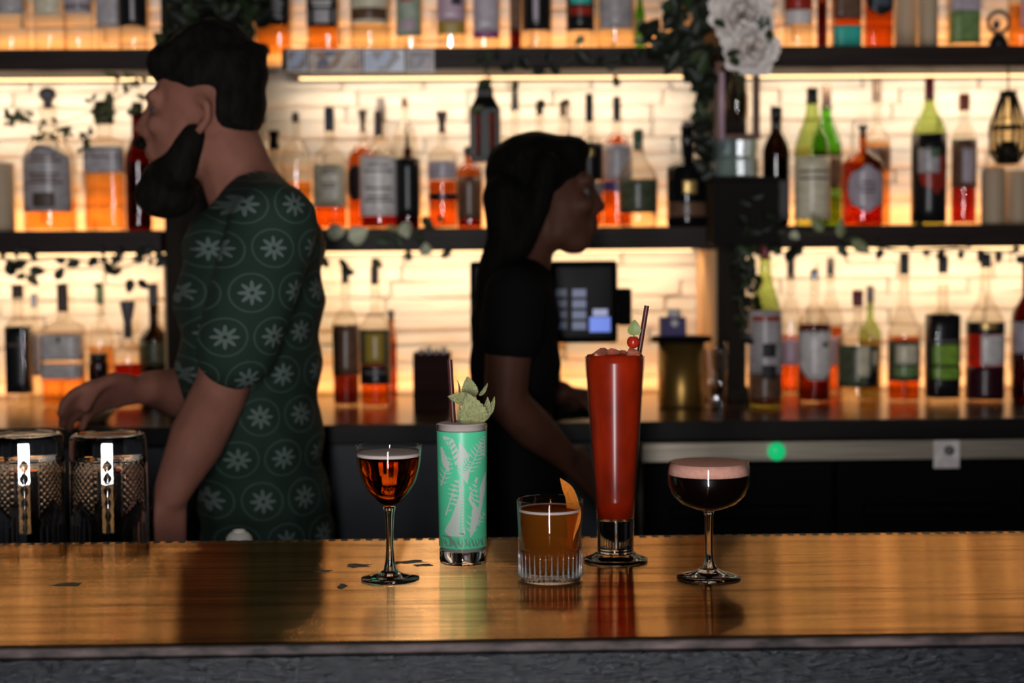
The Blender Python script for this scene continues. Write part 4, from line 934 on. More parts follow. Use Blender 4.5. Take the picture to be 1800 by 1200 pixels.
# 1 small stemmed glass, amber
t, s, z, c = drink('small stemmed glass of clear dark amber cocktail', 686, 1019)
bowl = [(10, 892), (13, 888), (22, 880), (36, 866), (48, 846), (54.5, 822), (57, 802), (58, 790), (58, 783)]
mesh('bowl', lathe([(0, z(893))] + shell(bowl, s, z) + [(0, z(889))], SEG), 'drink_glass', t)
lv = [(12, 887), (21, 880), (35, 866), (47, 846), (53.5, 822), (55.5, 806), (56, 799)]
mesh('liquor', lathe([(0, z(888))] + [(h * s, z(y)) for h, y in lv] + [(0, z(799))], SEG), 'liquor_glass', t)
mesh('foam_ring', lathe([(0, z(798.5)), (56.3 * s, z(801)), (56.6 * s, z(796)), (54 * s, z(795)), (0, z(795.5))], SEG), 'foam_pale', t)
mesh('stem', lathe([(0, z(891)), (11 * s, z(891)), (8.6 * s, z(903)), (6.6 * s, z(930)), (6.4 * s, z(960)), (8 * s, z(985)), (12 * s, z(1001)), (16 * s, z(1006)), (0, z(1006))], 48), 'solid_glass', t)
mesh('foot', lathe([(0, 0), (49 * s, 0), (51.5 * s, .0012), (51 * s, .0028), (34 * s, .005), (20 * s, .0075), (14 * s, .011), (0, .011)], SEG), 'solid_glass', t)
# 2 tall printed glass
t, s, z, c = drink('tall glass printed with green tropical leaves holding a pale drink', 814, 988)
Rr = 44.6 * s; Rb = 41.5 * s
rad = lambda zz: Rb + (Rr - Rb) * zz / z(745)
mesh('glass_wall', lathe([(Rb * 1.0, z(966))] + [(rad(z(y)), z(y)) for y in (940, 880, 820, 760, 745)] + [(rad(z(745)) - .0012, z(745)), (rad(z(966)) - .0012, z(966))], SEG), 'drink_glass', t)
mesh('glass_base', lathe([(0, .0006), (Rb * .93, 0), (Rb * .985, .0015), (Rb, .004), (Rb, z(966)), (0, z(966) - .001)], SEG), 'solid_glass', t)
mesh('milky_drink', lathe([(0, z(965)), (Rb * .95, z(965))] + [(rad(z(y)) - .0016, z(y)) for y in (940, 880, 820, 770, 750)] + [(0, z(749))], SEG), 'milky', t)
mesh('foam', lathe([(rad(z(752)) - .0015, z(754)), (rad(z(745)) - .0014, z(744)), (rad(z(745)) * .86, z(742.5)), (0, z(743.5))], SEG), 'foam_pale', t)
mesh('green_print', lathe([(rad(z(y)) + .00015, z(y)) for y in (958, 940, 900, 860, 820, 790, 756)], SEG), 'print_green', t)
def cyl(u, y, off):
    zz = z(y); r = rad(zz) + off; a = math.asin(max(-.985, min(.985, u / 44.0)))
    th = -math.pi / 2 + a
    return Vector((r * math.cos(th), r * math.sin(th), zz))
def stroke(pts, wid, off):
    """a printed brush stroke: centre points (u, y) in pixels with half widths"""
    V, F = [], []
    pp = []
    for (a, b), wa, wb in zip(zip(pts, pts[1:]), wid, wid[1:]):
        for k in range(4):
            f = k / 4; pp.append((a[0] + (b[0] - a[0]) * f, a[1] + (b[1] - a[1]) * f, wa + (wb - wa) * f))
    pp.append((*pts[-1], wid[-1]))
    for k, (x, y, wd) in enumerate(pp):
        x2, y2 = pp[min(k + 1, len(pp) - 1)][:2]; x1, y1 = pp[max(k - 1, 0)][:2]
        L = math.hypot(x2 - x1, y2 - y1) or 1; nx, ny = -(y2 - y1) / L, (x2 - x1) / L
        for q in range(9): V.append(cyl(x + nx * wd * (q / 4 - 1), y + ny * wd * (q / 4 - 1), off))
    for k in range(len(pp) - 1):
        for q in range(8):
            a = 9 * k + q; F.append((a, a + 1, a + 10, a + 9))
    return V, F
def motif(mat, strokes, off=.0003):
    mesh('leaf_print', join(*[stroke(p, w_, off) for p, w_ in strokes]), mat, t)
def frond(x0, y0, x1, y1, n, L, wd, side=(-1, 1), lean=.6):
    out = [([(x0, y0), (x1, y1)], [1.4, .5])]
    dx, dy = x1 - x0, y1 - y0; D_ = math.hypot(dx, dy); tx, ty = dx / D_, dy / D_; nx, ny = -ty, tx
    for k in range(n):
        f = (k + .6) / n; l = L * math.sin(math.pi * (.15 + .8 * f)) + 2
        for sd in side:
            bx, by = x0 + dx * f, y0 + dy * f
            ex, ey = bx + (nx * sd + tx * lean) * l, by + (ny * sd + ty * lean) * l
            out.append(([(bx, by), ((bx + ex) / 2, (by + ey) / 2), (ex, ey)], [.6, wd, .2]))
    return out
motif('print_pale', [([(1, 836), (-2, 870), (-9, 908), (-14, 930), (-14, 936)], [.6, 5, 12, 19, 10])])
motif('print_pale', frond(-2, 888, -6, 838, 6, 21, 2.1, (-1,), .3))
motif('print_green', frond(-4, 930, -1, 858, 13, 9, 1.0, (1,), .7), .0006)
motif('print_pale', [([(41, 828), (35, 858), (25, 893), (18, 925), (14, 938)], [.6, 5.5, 8, 5, .8])])
motif('print_pale', frond(15, 935, 22, 895, 4, 12, 1.3))
motif('print_pale', [([(26, 835), (20, 850), (13, 872), (20, 886)], [2, 3, 2.5, 2])])
motif('print_green', [([(14, 836), (22, 858), (27, 886)], [3, 9, 2])], .0005)
motif('print_pale', [([(18 + k * 1.6, 846 + k * 9), (25 + k * 1.2, 851 + k * 9)], [1.2, 1.8]) for k in range(4)] + [([(12 + k * 2.2, 850 + k * 9), (18 + k * 2, 858 + k * 9)], [1.5, 1.0]) for k in range(4)], .0008)
motif('print_pale', [([(-32, 764), (-20, 772), (-12, 790), (-10, 812)], [2, 7, 6, 2])])
motif('print_green', frond(-14, 812, -24, 768, 5, 11, 1.6), .0006)
motif('print_pale', [([(-36, 782), (-30, 805), (-24, 824)], [1.5, 6, 2]), ([(-30, 806), (-20, 808)], [2.5, .5])])
motif('print_pale', [([(-4, 772), (3, 798), (3, 820), (9, 844)], [.8, 10, 11, .8])])
motif('print_green', frond(-6, 826, 18, 800, 7, 8, .9), .0006)
motif('print_pale', frond(10, 828, 34, 775, 8, 13, 1.1))
motif('print_pale', frond(-38, 850, -20, 800, 6, 10, 1.1))
motif('print_pale', frond(38, 800, 40, 765, 6, 10, 1.0, (-1,)))
motif('print_pale', frond(-30, 900, -14, 850, 4, 9, 1.2, (1,)))
motif('print_pale', frond(22, 920, 40, 900, 4, 7, 1.0))
motif('print_dark_green', [([(-40 + k * 4.2 + rs(-1, 1), 940 + rs(-2, 3)), (-38 + k * 4.2 + rs(-4, 4), 948), (-37 + k * 4.2 + rs(-6, 6), 955)], [.4, 1.3, .8]) for k in range(20)])
motif('print_dark_green', [([(-38, 937), (-24, 938), (-16, 948), (-10, 956)], [.6, 2.4, 3.2, 1.0])])
tall = c
# straw and mint
a, b = P(790.5, 632, c.y + .012), P(800.5, 800, c.y + .004)
o = tag(mesh('drinking_straw', join(tube([a, b], .0033, 20, False), tube([b, a], .0027, 20, False)), 'straw_brown'), 'thin dark brown straw standing in the green printed glass', 'straw')
def serrated(name, w, mat, n=18):
    V, F = [], []; m = 6
    for j in range(n + 1):
        u = j / n
        hw = w * .5 * math.sin(math.pi * min(1, max(0, u)) ** .62) ** .75 if 0 < u < 1 else .0
        hw *= (1.06 if j % 2 else .94)
        for i in range(m + 1):
            q = (i / m - .5) * 2
            vein = .012 * math.cos(2 * math.pi * (u * 7 - abs(q) * 1.6)) * (1 - abs(q) * .5)
            V.append(Vector((q * hw, u + .02 * abs(q), .12 * math.sin(math.pi * u) + .10 * abs(q) * hw * 2 + vein)))
    for j in range(n):
        for i in range(m):
            a = j * (m + 1) + i; F.append((a, a + 1, a + m + 2, a + m + 1))
    N = len(V); V += [v - Vector((0, 0, .02)) for v in V]; F += [tuple(N + i for i in reversed(f)) for f in F]
    me = bpy.data.meshes.new(name); me.from_pydata([tuple(v) for v in V], [], F); me.materials.append(MATS[mat])
    for p in me.polygons: p.use_smooth = True
    return me
sp = thing('mint_sprig', 'bunch of mint leaves standing in the green printed glass', 'mint', P(826, 745, c.y))
wide, slim = serrated('leaf', .74, 'mint_leaf'), serrated('leaf', .42, 'mint_leaf')
def mint(me, base, tipp, wscale, dy, twist=0.0):
    """leaf from base pixel to tip pixel, tip dy metres nearer the room"""
    A, B = P(base[0], base[1], c.y + dy[0]), P(tipp[0], tipp[1], c.y + dy[1])
    yv = (B - A); L = yv.length; yv.normalize()
    nrm = Vector((math.sin(twist), -math.cos(twist), .25)); xv = yv.cross(nrm).normalized(); zv = xv.cross(yv)
    o = bpy.data.objects.new('leaf', me); COL.objects.link(o); o.parent = sp
    M = Matrix((xv, yv, zv)).transposed().to_4x4()
    o.matrix_local = Matrix.Translation(A - sp.location) @ M @ Matrix.Diagonal((L * wscale, L, L * .8, 1))
mint(wide, (838, 748), (822, 692), 1.02, (-.006, -.022), .0)
mint(wide, (828, 705), (788, 697), .78, (-.008, -.02), -.2)
mint(wide, (826, 700), (822, 662), 1.0, (.002, -.006), .1)
mint(slim, (848, 742), (857, 698), .9, (.0, -.012), .5)
mint(slim, (852, 735), (869, 697), .75, (.006, .0), .7)
mint(slim, (842, 696), (857, 673), .75, (.004, .004), .8)
mint(slim, (806, 700), (804, 668), .42, (.008, .012), .9)
mint(slim, (812, 744), (808, 712), .8, (-.002, -.008), -.5)
mesh('stem', tube([P(824, 775, c.y) - sp.location, P(826, 735, c.y) - sp.location, P(828, 700, c.y) - sp.location], .0016, 8), 'stem_green', sp)
# 3 fluted tumbler
t, s, z, c = drink('short fluted tumbler of amber cocktail with one clear ice block', 967.5, 1019)
R1, R2 = 59.5 * s, 54.5 * s
rr = lambda zz: R2 + (R1 - R2) * zz / z(878)
NF = 34
def flute(th, zz, r):
    k = max(0.0, min(1.0, (z(966) - zz) / (z(966) - z(985))))
    return r * (1 - 0.035 * k * (abs(math.sin(NF * th / 2)) ** .7))
ys = [1019, 1017, 1012, 1006, 1003]
mesh('fluted_base', lathe([(0, .001), (R2 * .93, .0)] + [(rr(z(y)) * (0.97 if y > 1016 else 1), max(.0008, z(y))) for y in ys] +
     [(R2 * .90, z(1002.8)), (0, z(1003.5))], NF * 8, mod=lambda th, zz, r: flute(th, zz, r) if r > R2 * .95 else r), 'solid_glass', t)
def rib(th, zz, r):
    k = max(0.0, min(1.0, (z(963) - zz) / .012))
    return r + .0017 * k * (abs(math.cos(NF * th / 2)) ** .6 - .8)
mesh('fluted_wall', lathe([(rr(z(y)), z(y)) for y in (1003, 998, 992, 986, 980, 975, 970, 966, 962)], NF * 10, mod=rib), 'drink_glass', t)
thin('flute_glass', (0.93, 0.92, 0.90), 1.0, rough=0.10, base=0.16, diff=((0.75, 0.72, 0.70), 0.16))
fme = None
for k in range(NF):
    th = 2 * math.pi * (k + .5) / NF
    if fme is None:
        o = mesh('flute', tube([(rr(z(y)) + .0004, 0, z(y)) for y in (1010, 1004, 996, 985, 975, 966)], [.0020, .0019, .0013, .0009, .0006, .0002], 8), 'flute_glass', t); fme = o.data
    else:
        o = bpy.data.objects.new('flute', fme); COL.objects.link(o); o.parent = t
    o.rotation_euler = (0, 0, th)
mesh('glass_wall', lathe([(rr(z(y)), z(y)) for y in (962, 940, 910, 885, 879)] + [(rr(z(878)) - .0007, z(877.6)), (rr(z(879)) - .0016, z(879)), (rr(z(965)) - .0018, z(962))], SEG, closed=True), 'drink_glass', t)
mesh('amber_drink', lathe([(0, z(1002)), (R2 * .88, z(1001.5))] + [(rr(z(y)) - .0030, z(y)) for y in (995, 980, 968)] + [(rr(z(y)) - .0022, z(y)) for y in (960, 930, 897, 894)] + [(0, z(895))], SEG), 'amber_drink', t)
mesh('foam_ring', lathe([(rr(z(897)) - .0020, z(897)), (rr(z(893)) - .0019, z(892.5)), (rr(z(893)) - .0045, z(894)), (rr(z(893)) - .008, z(895.2))], SEG), 'foam_pale', t)
rocks = c
ice = mesh('ice_block', moved(box(-.021, .021, -.021, .021, -.022, .022, .004), (0, 0, 0), Matrix.Rotation(.5, 3, 'Z')), None, smooth=False)
thin('ice_clear', (0.97, 0.93, 0.86), 1.4, rough=.05); ice.data.materials.append(MATS['ice_clear'])
ice.location = (c.x - .002, c.y + .001, BAR_Z + z(930)); tag(ice, 'clear ice block inside the fluted tumbler', 'ice')
# orange peel: a ribbon from above the rim down into the drink
def ribbon(pts, name):
    V, F = [], []
    n = len(pts)
    L = [Vector(p[0]) for p in pts]; Rr_ = [Vector(p[1]) for p in pts]
    def cr(A, f):
        k = min(int(f), n - 2); u = f - k
        p0, p1, p2, p3 = A[max(k - 1, 0)], A[k], A[k + 1], A[min(k + 2, n - 1)]
        return .5 * ((2 * p1) + (p2 - p0) * u + (2 * p0 - 5 * p1 + 4 * p2 - p3) * u * u + (3 * p1 - p0 - 3 * p2 + p3) * u ** 3)
    m = 28
    rows = []
    for i in range(m + 1):
        f = (n - 1) * i / m; a, b = cr(L, f), cr(Rr_, f)
        rows.append([a, a.lerp(b, .33), a.lerp(b, .66), b])
    return rows
yc = c.y
q = lambda x, y, d: P(x, y, yc + d)
rows = ribbon([(q(984, 840, .016), q(986, 841, .014)), (q(988, 858, .014), q(1003, 853, .004)), (q(994, 876, .012), q(1012, 868, -.004)), (q(996, 892, .006), q(1018, 888, -.012)), (q(996, 905, -.004), q(1021, 902, -.020)),
               (q(997, 925, -.012), q(1018, 922, -.026)), (q(998, 945, -.018), q(1010, 942, -.026)), (q(1000, 964, -.020), q(1004, 966, -.022))], 'peel')
V, F1, F2 = [], [], []
for r in rows: V += r
nr = len(V)
for i, r in enumerate(rows):
    for j in range(4): V.append(r[j] + Vector((.0004, .0016, 0)))
for i in range(len(rows) - 1):
    for j in range(3):
        a = 4 * i + j; F1.append((a, a + 1, a + 5, a + 4)); F2.append((nr + a + 4, nr + a + 5, nr + a + 1, nr + a))
    for j in (0, 3):
        a = 4 * i + j; F2.append((a, a + 4, nr + a + 4, nr + a))
pl = thing('orange_peel', 'twist of orange peel hooked over the fluted tumbler', 'orange peel', q(1000, 892, 0))
V = [v - pl.location for v in V]
mesh('zest', (V, F1), 'peel_outer', pl); mesh('pith', (V, F2), 'peel_pith', pl)
# 4 tall red drink
t, s, z, c = drink('tall footed glass of red cocktail heaped with crushed ice', 1082, 986)
hw_ = [(33.5, 908), (36.5, 870), (40.5, 820), (46, 740), (50, 675), (52.5, 640), (52.5, 627)]
thin('dewy_glass', (0.98, 0.98, 0.98), 1.0, rough=0.22, base=0.016)
mesh('glass_wall', lathe(shell(hw_, s, z, .0012), SEG, closed=True), 'dewy_glass', t)
mesh('red_drink', lathe([(0, z(909)), (32.6 * s, z(908.5))] + [(h * s - .0014, z(y)) for h, y in hw_[1:-1]] + [(52 * s - .0012, z(629)), (49 * s, z(624)), (0, z(622))], SEG), 'red_drink', t)
mesh('glass_base', lathe([(0, z(970)), (31.2 * s, z(970)), (32 * s, z(966)), (32.2 * s, z(950)), (33.4 * s, z(914)), (33.5 * s, z(909)), (0, z(909.6))], SEG), 'solid_glass', t)
mesh('foot', lathe([(0, 0), (55 * s, 0), (57 * s, .0012), (57 * s, .003), (50 * s, .0048), (40 * s, .0075), (35.5 * s, .0105), (32 * s, z(970) - .0003), (0, z(970) - .0003)], SEG), 'solid_glass', t)
red = c
def chunk(px, py, r, dy, k):
    bm = bmesh.new(); random.seed(k)
    pts = []
    for i in range(16):
        v = Vector((random.gauss(0, 1), random.gauss(0, 1), random.gauss(0, 1))).normalized() * random.uniform(.8, 1.05)
        pts.append(bm.verts.new((v.x * r, v.y * r * .9, v.z * r * .8)))
    bmesh.ops.convex_hull(bm, input=pts)
    bmesh.ops.bevel(bm, geom=bm.edges[:], offset=r * .06, segments=1, affect='EDGES')
    me = bpy.data.meshes.new('ice_chunk'); bm.to_mesh(me); bm.free()
    return link('ice_chunk', me, 'ice_red', None, False, P(px, py, c.y + dy))
for px, py, r, dy, k, lab in ((1052, 623, 18, -.012, 1, 'left lump of crushed ice on the red drink'), (1076, 619, 17, -.004, 2, 'middle lump of crushed ice on the red drink'), (1112, 621, 15.5, -.018, 3, 'right lump of crushed ice beneath the cherry'),
                              (1095, 623, 15, .014, 4, 'rear lump of crushed ice on the red drink beside the straw'), (1062, 621, 14, .018, 5, 'small lump of ice at the back of the red drink')):
    tag(chunk(px, py, r * c.y / FPX, dy, k), lab, 'ice', 'crushed ice on the red drink')
random.seed(11)
a, b = P(1137, 537, c.y + .004), P(1117, 660, c.y - .0)
tag(mesh('drinking_straw', join(tube([a, b], .0031, 20, False), tube([b, a], .0025, 20, False)), 'straw_brown'), 'leaning brown straw in the red cocktail', 'straw')
ch = tag(mesh('cherry', lathe([(0, -.0075)] + [(.0078 * math.cos(x), .0078 * math.sin(x)) for x in [-1.3 + k * .2167 for k in range(12)]] + [(.0012, .0068), (0, .0062)], 28), 'cherry_red'), 'shiny red cherry on top of the red cocktail', 'cherry')
ch.location = P(1113, 601, c.y - .012)
tl = thing('garnish_leaf', 'tiny green leaf standing on the cherry', 'leaf', P(1114, 590, c.y - .012))
lm = serrated('leaf_blade', .85, 'tiny_leaf', 14)
o = bpy.data.objects.new('leaf_blade', lm); COL.objects.link(o); o.parent = tl
o.matrix_local = Matrix.Rotation(math.radians(3), 4, 'Y') @ Matrix.Rotation(math.radians(92), 4, 'X') @ Matrix.Scale(28 * c.y / FPX, 4)
mesh('leaf_stalk', tube([(0, 0, -.004), (0, 0, .004)], .0008, 8), 'tiny_leaf', tl)
# 5 coupe
t, s, z, c = drink('rounded coupe of dark cocktail topped with pink foam', 1246, 1016)
bowl = [(9, 899), (25, 894), (48, 885), (64, 870), (72, 852), (74, 836), (72.5, 822), (70, 811)]
mesh('bowl', lathe([(0, z(900))] + shell(bowl, s, z) + [(0, z(896))], SEG), 'drink_glass', t)
mesh('dark_drink', lathe([(0, z(895))] + [(h * s - .0013, z(y - .5)) for h, y in bowl[1:6]] + [(73.6 * s - .0013, z(833)), (0, z(833))], SEG), 'dark_drink', t)
mesh('pink_foam', lathe([(0, z(832.8)), (73.4 * s - .0012, z(832.8)), (72.3 * s - .0012, z(822)), (70.2 * s - .0012, z(813)), (66 * s, z(812.2)), (0, z(813.5))], SEG), 'foam_pink', t)
mesh('stem', lathe([(0, z(899.5)), (9 * s, z(900)), (8.2 * s, z(906)), (7.4 * s, z(930)), (7.2 * s, z(965)), (8.2 * s, z(985)), (12.5 * s, z(995)), (17 * s, z(1000)), (0, z(1000.5))], 48), 'solid_glass', t)
mesh('foot', lathe([(0, 0), (55.5 * s, 0), (57.5 * s, .0012), (57 * s, .0028), (40 * s, .0055), (24 * s, .0085), (16 * s, .0118), (0, .0118)], SEG), 'solid_glass', t)

# ------------------------------------------------------------------ upturned cut-glass tumblers
def cut_tumbler(label, px):
    Y = 2.245; cc = P(px, 862, Y); s = S(Y)
    t = thing('cut_glass_tumbler', label, 'tumbler', (cc.x, Y, BENCH_Z), math.atan2(-0.06 - cc.x, Y + 0.25), 'upturned tumblers')
    H = P(px, 761, Y).z - BENCH_Z; R = 69 * s
    zc0, zc1 = H * .42, H * .84
    sm = lambda x: 0.0 if x < 0 else 1.0 if x > 1 else x * x * (3 - 2 * x)
    def cut(th, zz, r):
        if r < R * .9: return r
        ph = (th + math.pi / 2 + math.pi / 4) % (math.pi / 2) - math.pi / 4          # angle from the nearest plain panel
        # plain flat panel down the middle of each quarter
        W = .17
        flat = r * math.cos(W) / math.cos(ph) if abs(ph) < W else r
        # hatched diamonds between the panels
        hatch = sm((abs(ph) - .34) / .06) * sm((zz - zc0 + .02 * (abs(abs(ph) - .78) / .4 - 1)) / .01) * sm((zc1 - zz) / .005)
        a, b = th * 36 / (2 * math.pi), (zz - zc0) / (R * 2 * math.pi / 36)
        d1 = abs(((a + b) % 1) - .5) * 2; d2 = abs(((a - b) % 1) - .5) * 2
        out = flat - .0030 * hatch * (1 - min(d1, d2))
        # a row of single small diamonds on the plain panel
        q = (zc1 - zz) / .017
        if 0 < q < 6:
            f = abs((q % 1) - .5) * 2; wd = .13 * (1 - q / 9)
            if abs(ph) < wd: out -= .0005 * max(0.0, 1 - f - abs(ph) / wd)
        # long shallow flutes under the hatching
        fl = sm((abs(ph) - .34) / .06) * (1 - sm((zz - zc0 + .014) / .012)) * sm((zz - .012) / .03)
        return out - fl * .0007 * abs(math.sin(18 * th))
    rows = [(R * (1.0 - .025 * f), H * (.01 + .88 * f)) for f in [k / 110 for k in range(111)]]
    pr = [(R * .965, 0), (R * .99, .001)] + rows + [(R * .97, H * .93), (R * .955, H * .97), (R * .90, H * .995), (R * .84, H), (R * .78, H * .992), (R * .4, H * .985), (0, H * .985)]
    inner = [(R * .940, 0), (R * .935, H * .05)] + [(R * (.925 - .05 * k / 10), H * (.05 + .74 * k / 10)) for k in range(11)] + [(R * .82, H * .82), (R * .6, H * .835), (0, H * .84)]
    ring = lathe(pr, 288, mod=cut); inn = lathe(list(reversed(inner)), 288)
    lip = lathe([(R * .940, 0), (R * .965, 0)], 288)
    mesh('tumbler_body', join(ring, inn, lip), 'solid_glass', t)
cut_tumbler('upturned cut-glass tumbler at far left, cut by frame', 46)
cut_tumbler('upturned cut-glass tumbler second from the left behind the bar', 192)

#PART5
# ------------------------------------------------------------------ people
_ico = None
def ico():
    global _ico
    if _ico is None:
        bm = bmesh.new(); bmesh.ops.create_icosphere(bm, subdivisions=2, radius=1); bm.verts.index_update()
        _ico = ([v.co.copy() for v in bm.verts], [tuple(v.index for v in f.verts) for f in bm.faces]); bm.free()
    return _ico
class Flesh:
    """overlapping balls melted into one continuous skin"""
    def __init__(s, origin): s.o = Vector(origin); s.V = []; s.F = []
    def ell(s, c, r, rot=None):
        if not isinstance(r, (tuple, list)): r = (r, r, r)
        n = len(s.V); vs, fs = ico(); c = Vector(c) - s.o
        for v in vs:
            p = Vector((v.x * r[0], v.y * r[1], v.z * r[2]))
            if rot: p = rot @ p
            s.V.append(p + c)
        s.F += [tuple(i + n for i in f) for f in fs]
    def chain(s, pts):
        for (a, ra), (b, rb) in zip(pts, pts[1:]):
            a, b = Vector(a), Vector(b); L = (b - a).length; n = max(2, int(L / (min(ra, rb) * .35)) + 1)
            for k in range(n + 1):
                f = k / n; s.ell(a.lerp(b, f), ra + (rb - ra) * f)
    def build(s, name, mat, parent, voxel=.007, smooth=6):
        o = mesh(name, (s.V, s.F), mat, parent)
        m = o.modifiers.new('melt', 'REMESH'); m.mode = 'VOXEL'; m.voxel_size = voxel
        k = o.modifiers.new('soft', 'SMOOTH'); k.iterations = smooth; k.factor = .5
        dg = bpy.context.evaluated_depsgraph_get(); dg.update()
        me = bpy.data.meshes.new_from_object(o.evaluated_get(dg)); o.modifiers.clear(); old = o.data; o.data = me
        if not me.materials: me.materials.append(MATS[mat])
        for p in me.polygons: p.use_smooth = True
        return o
def hand(fl, wrist, d, palm_n, side, curl=.5, scale=1.0):
    """palm and five fingers; d points along the hand, palm_n out of the palm, side towards the thumb"""
    d, nn, sd = Vector(d).normalized(), Vector(palm_n).normalized(), Vector(side).normalized(); W = Vector(wrist); k = scale
    for q in (-.028, -.010, .010, .028): fl.chain([(W + d * .01 * k + sd * q * .5 * k, .015 * k), (W + d * .085 * k + sd * q * k, .0115 * k)])
    for q, L in ((.031, .070), (.0105, .080), (-.0105, .074), (-.031, .058)):
        p = W + d * .088 * k + sd * q * k; dirn = d; pts = [(p, .0098 * k)]
        for seg, f in enumerate((.45, .32, .23)):
            dirn = (dirn + nn * curl * (.6 + .4 * seg)).normalized(); p = p + dirn * L * f * k; pts.append((p, (.0092 - .0009 * seg) * k))
        fl.chain(pts)
    p = W + d * .025 * k + sd * .028 * k
    fl.chain([(p, .0135 * k), (p + (sd * .8 + d * .6 + nn * .3).normalized() * .036 * k, .0115 * k), (p + (sd * .8 + d * .9 + nn * .6).normalized() * .060 * k, .0095 * k), (p + (sd * .5 + d * 1.1 + nn * .9).normalized() * .082 * k, .0085 * k)])
def head(fl, H, f, k=1.0):
    """skull, face, nose, brow, lips and ears; f = +1 looks to +X, -1 to -X"""
    A = lambda x, y, zz: Vector(H) + Vector((x * f * k, y * k, zz * k))
    fl.ell(A(-.012, 0, .030), (.096 * k, .076 * k, .092 * k)); fl.ell(A(.030, 0, -.020), (.064 * k, .063 * k, .085 * k))
    fl.ell(A(.052, 0, -.085), (.036 * k, .042 * k, .030 * k)); fl.ell(A(.020, 0, -.070), (.05 * k, .056 * k, .036 * k))
    fl.chain([(A(.086, 0, .012), .010 * k), (A(.104, 0, -.022), .0125 * k)]); fl.ell(A(.094, .012, -.028), .010 * k); fl.ell(A(.094, -.012, -.028), .010 * k)
    for sy in (-1, 1):
        fl.chain([(A(.084, sy * .012, .030), .012 * k), (A(.074, sy * .042, .030), .012 * k)])
        fl.ell(A(.066, sy * .045, -.018), (.022 * k, .018 * k, .020 * k))
        fl.chain([(A(-.010, sy * .076, .020), .009 * k), (A(-.022, sy * .084, .012), .008 * k), (A(-.022, sy * .082, -.012), .008 * k), (A(-.006, sy * .075, -.030), .009 * k)])
    fl.chain([(A(.088, -.020, -.052), .008 * k), (A(.093, 0, -.052), .010 * k), (A(.088, .020, -.052), .008 * k)])
    fl.chain([(A(.084, -.018, -.066), .008 * k), (A(.090, 0, -.066), .010 * k), (A(.084, .018, -.066), .008 * k)])
def eyes(root, H, f, k=1.0):
    for sy in (-1, 1):
        e = mesh('eye', ellipsoid((0, 0, 0), (.0115 * k, .0115 * k, .0115 * k), 16, 10), 'eye_white', root, loc=Vector(H) + Vector((  .0700 * f * k, sy * .030 * k, .006 * k)) - root.location)
        mesh('iris', ellipsoid((.009 * f * k, 0, 0), (.004 * k, .0055 * k, .0055 * k), 12, 8), 'ink', e)
pm('eye_white', (0.09, 0.075, 0.065), 0.6, spec=.1)
pm('skin_a', (0.22, 0.088, 0.060), 0.65, spec=.15, noise=((20, 20, 20), 0.15), sss=0.1)
pm('skin_b', (0.060, 0.022, 0.013), 0.6, spec=.15, noise=((20, 20, 20), 0.15), sss=0.1)
pm('hair_dark', (0.006, 0.005, 0.004), 0.8, spec=.08, noise=((90, 90, 25), 0.5), bump=0.5)
pm('hair_black', (0.003, 0.0025, 0.002), 0.8, spec=.06, noise=((120, 120, 20), 0.5), bump=0.5)
pm('trouser_black', (0.010, 0.010, 0.011), 0.8)
pm('top_black', (0.004, 0.004, 0.004), 0.9, spec=.05)
pm('shoe_black', (0.008, 0.008, 0.008), 0.4)
def shirt_material():
    m, nt, out = newmat('floral_shirt')
    b = nt.nodes.new('ShaderNodeBsdfPrincipled'); nt.links.new(b.outputs[0], out.inputs[0]); b.inputs['Roughness'].default_value = 0.85
    b.inputs['Specular IOR Level'].default_value = 0.2
    def mth(op, *a):
        n = nt.nodes.new('ShaderNodeMath'); n.operation = op
        for i, x in enumerate(a):
            if isinstance(x, (int, float)): n.inputs[i].default_value = x
            else: nt.links.new(x, n.inputs[i])
        return n.outputs[0]
    tc = nt.nodes.new('ShaderNodeTexCoord'); sp = nt.nodes.new('ShaderNodeSeparateXYZ'); nt.links.new(tc.outputs['Object'], sp.inputs[0])
    # wrap the print round the body: mix of x and y
    u = mth('DIVIDE', mth('ADD', sp.outputs[0], mth('MULTIPLY', sp.outputs[1], .35)), .075)
    v = mth('DIVIDE', sp.outputs[2], .064)
    row = mth('FLOOR', v); u2 = mth('ADD', u, mth('MULTIPLY', mth('MODULO', mth('ABSOLUTE', row), 2.0), .5))
    fu = mth('SUBTRACT', mth('FRACT', u2), .5); fv = mth('SUBTRACT', mth('FRACT', v), .5)
    r = mth('SQRT', mth('ADD', mth('MULTIPLY', fu, fu), mth('MULTIPLY', fv, fv))); th = mth('ARCTAN2', fv, fu)
    pet = mth('ADD', .20, mth('MULTIPLY', .08, mth('COSINE', mth('MULTIPLY', th, 8.0))))
    flower = mth('MULTIPLY', mth('LESS_THAN', r, pet), mth('GREATER_THAN', r, .045))
    ringm = mth('LESS_THAN', mth('ABSOLUTE', mth('SUBTRACT', r, .43)), .022)
    m1 = nt.nodes.new('ShaderNodeMix'); m1.data_type = 'RGBA'; m1.inputs[6].default_value = (.0125, .026, .018, 1); m1.inputs[7].default_value = (.034, .056, .044, 1)
    m2 = nt.nodes.new('ShaderNodeMix'); m2.data_type = 'RGBA'; m2.inputs[7].default_value = (.085, .112, .10, 1)
    nt.links.new(ringm, m1.inputs[0]); nt.links.new(m1.outputs[2], m2.inputs[6]); nt.links.new(flower, m2.inputs[0])
    nt.links.new(m2.outputs[2], b.inputs['Base Color'])
shirt_material()
def shoes(root, pts, f):
    for p in pts:
        fl = Flesh(root.location); fl.chain([(Vector(p) + Vector((-.04 * f, 0, .045)), .042), (Vector(p) + Vector((.08 * f, 0, .035)), .040), (Vector(p) + Vector((.16 * f, 0, .028)), .030)])
        fl.build('shoe', 'shoe_black', root, .008, 4)

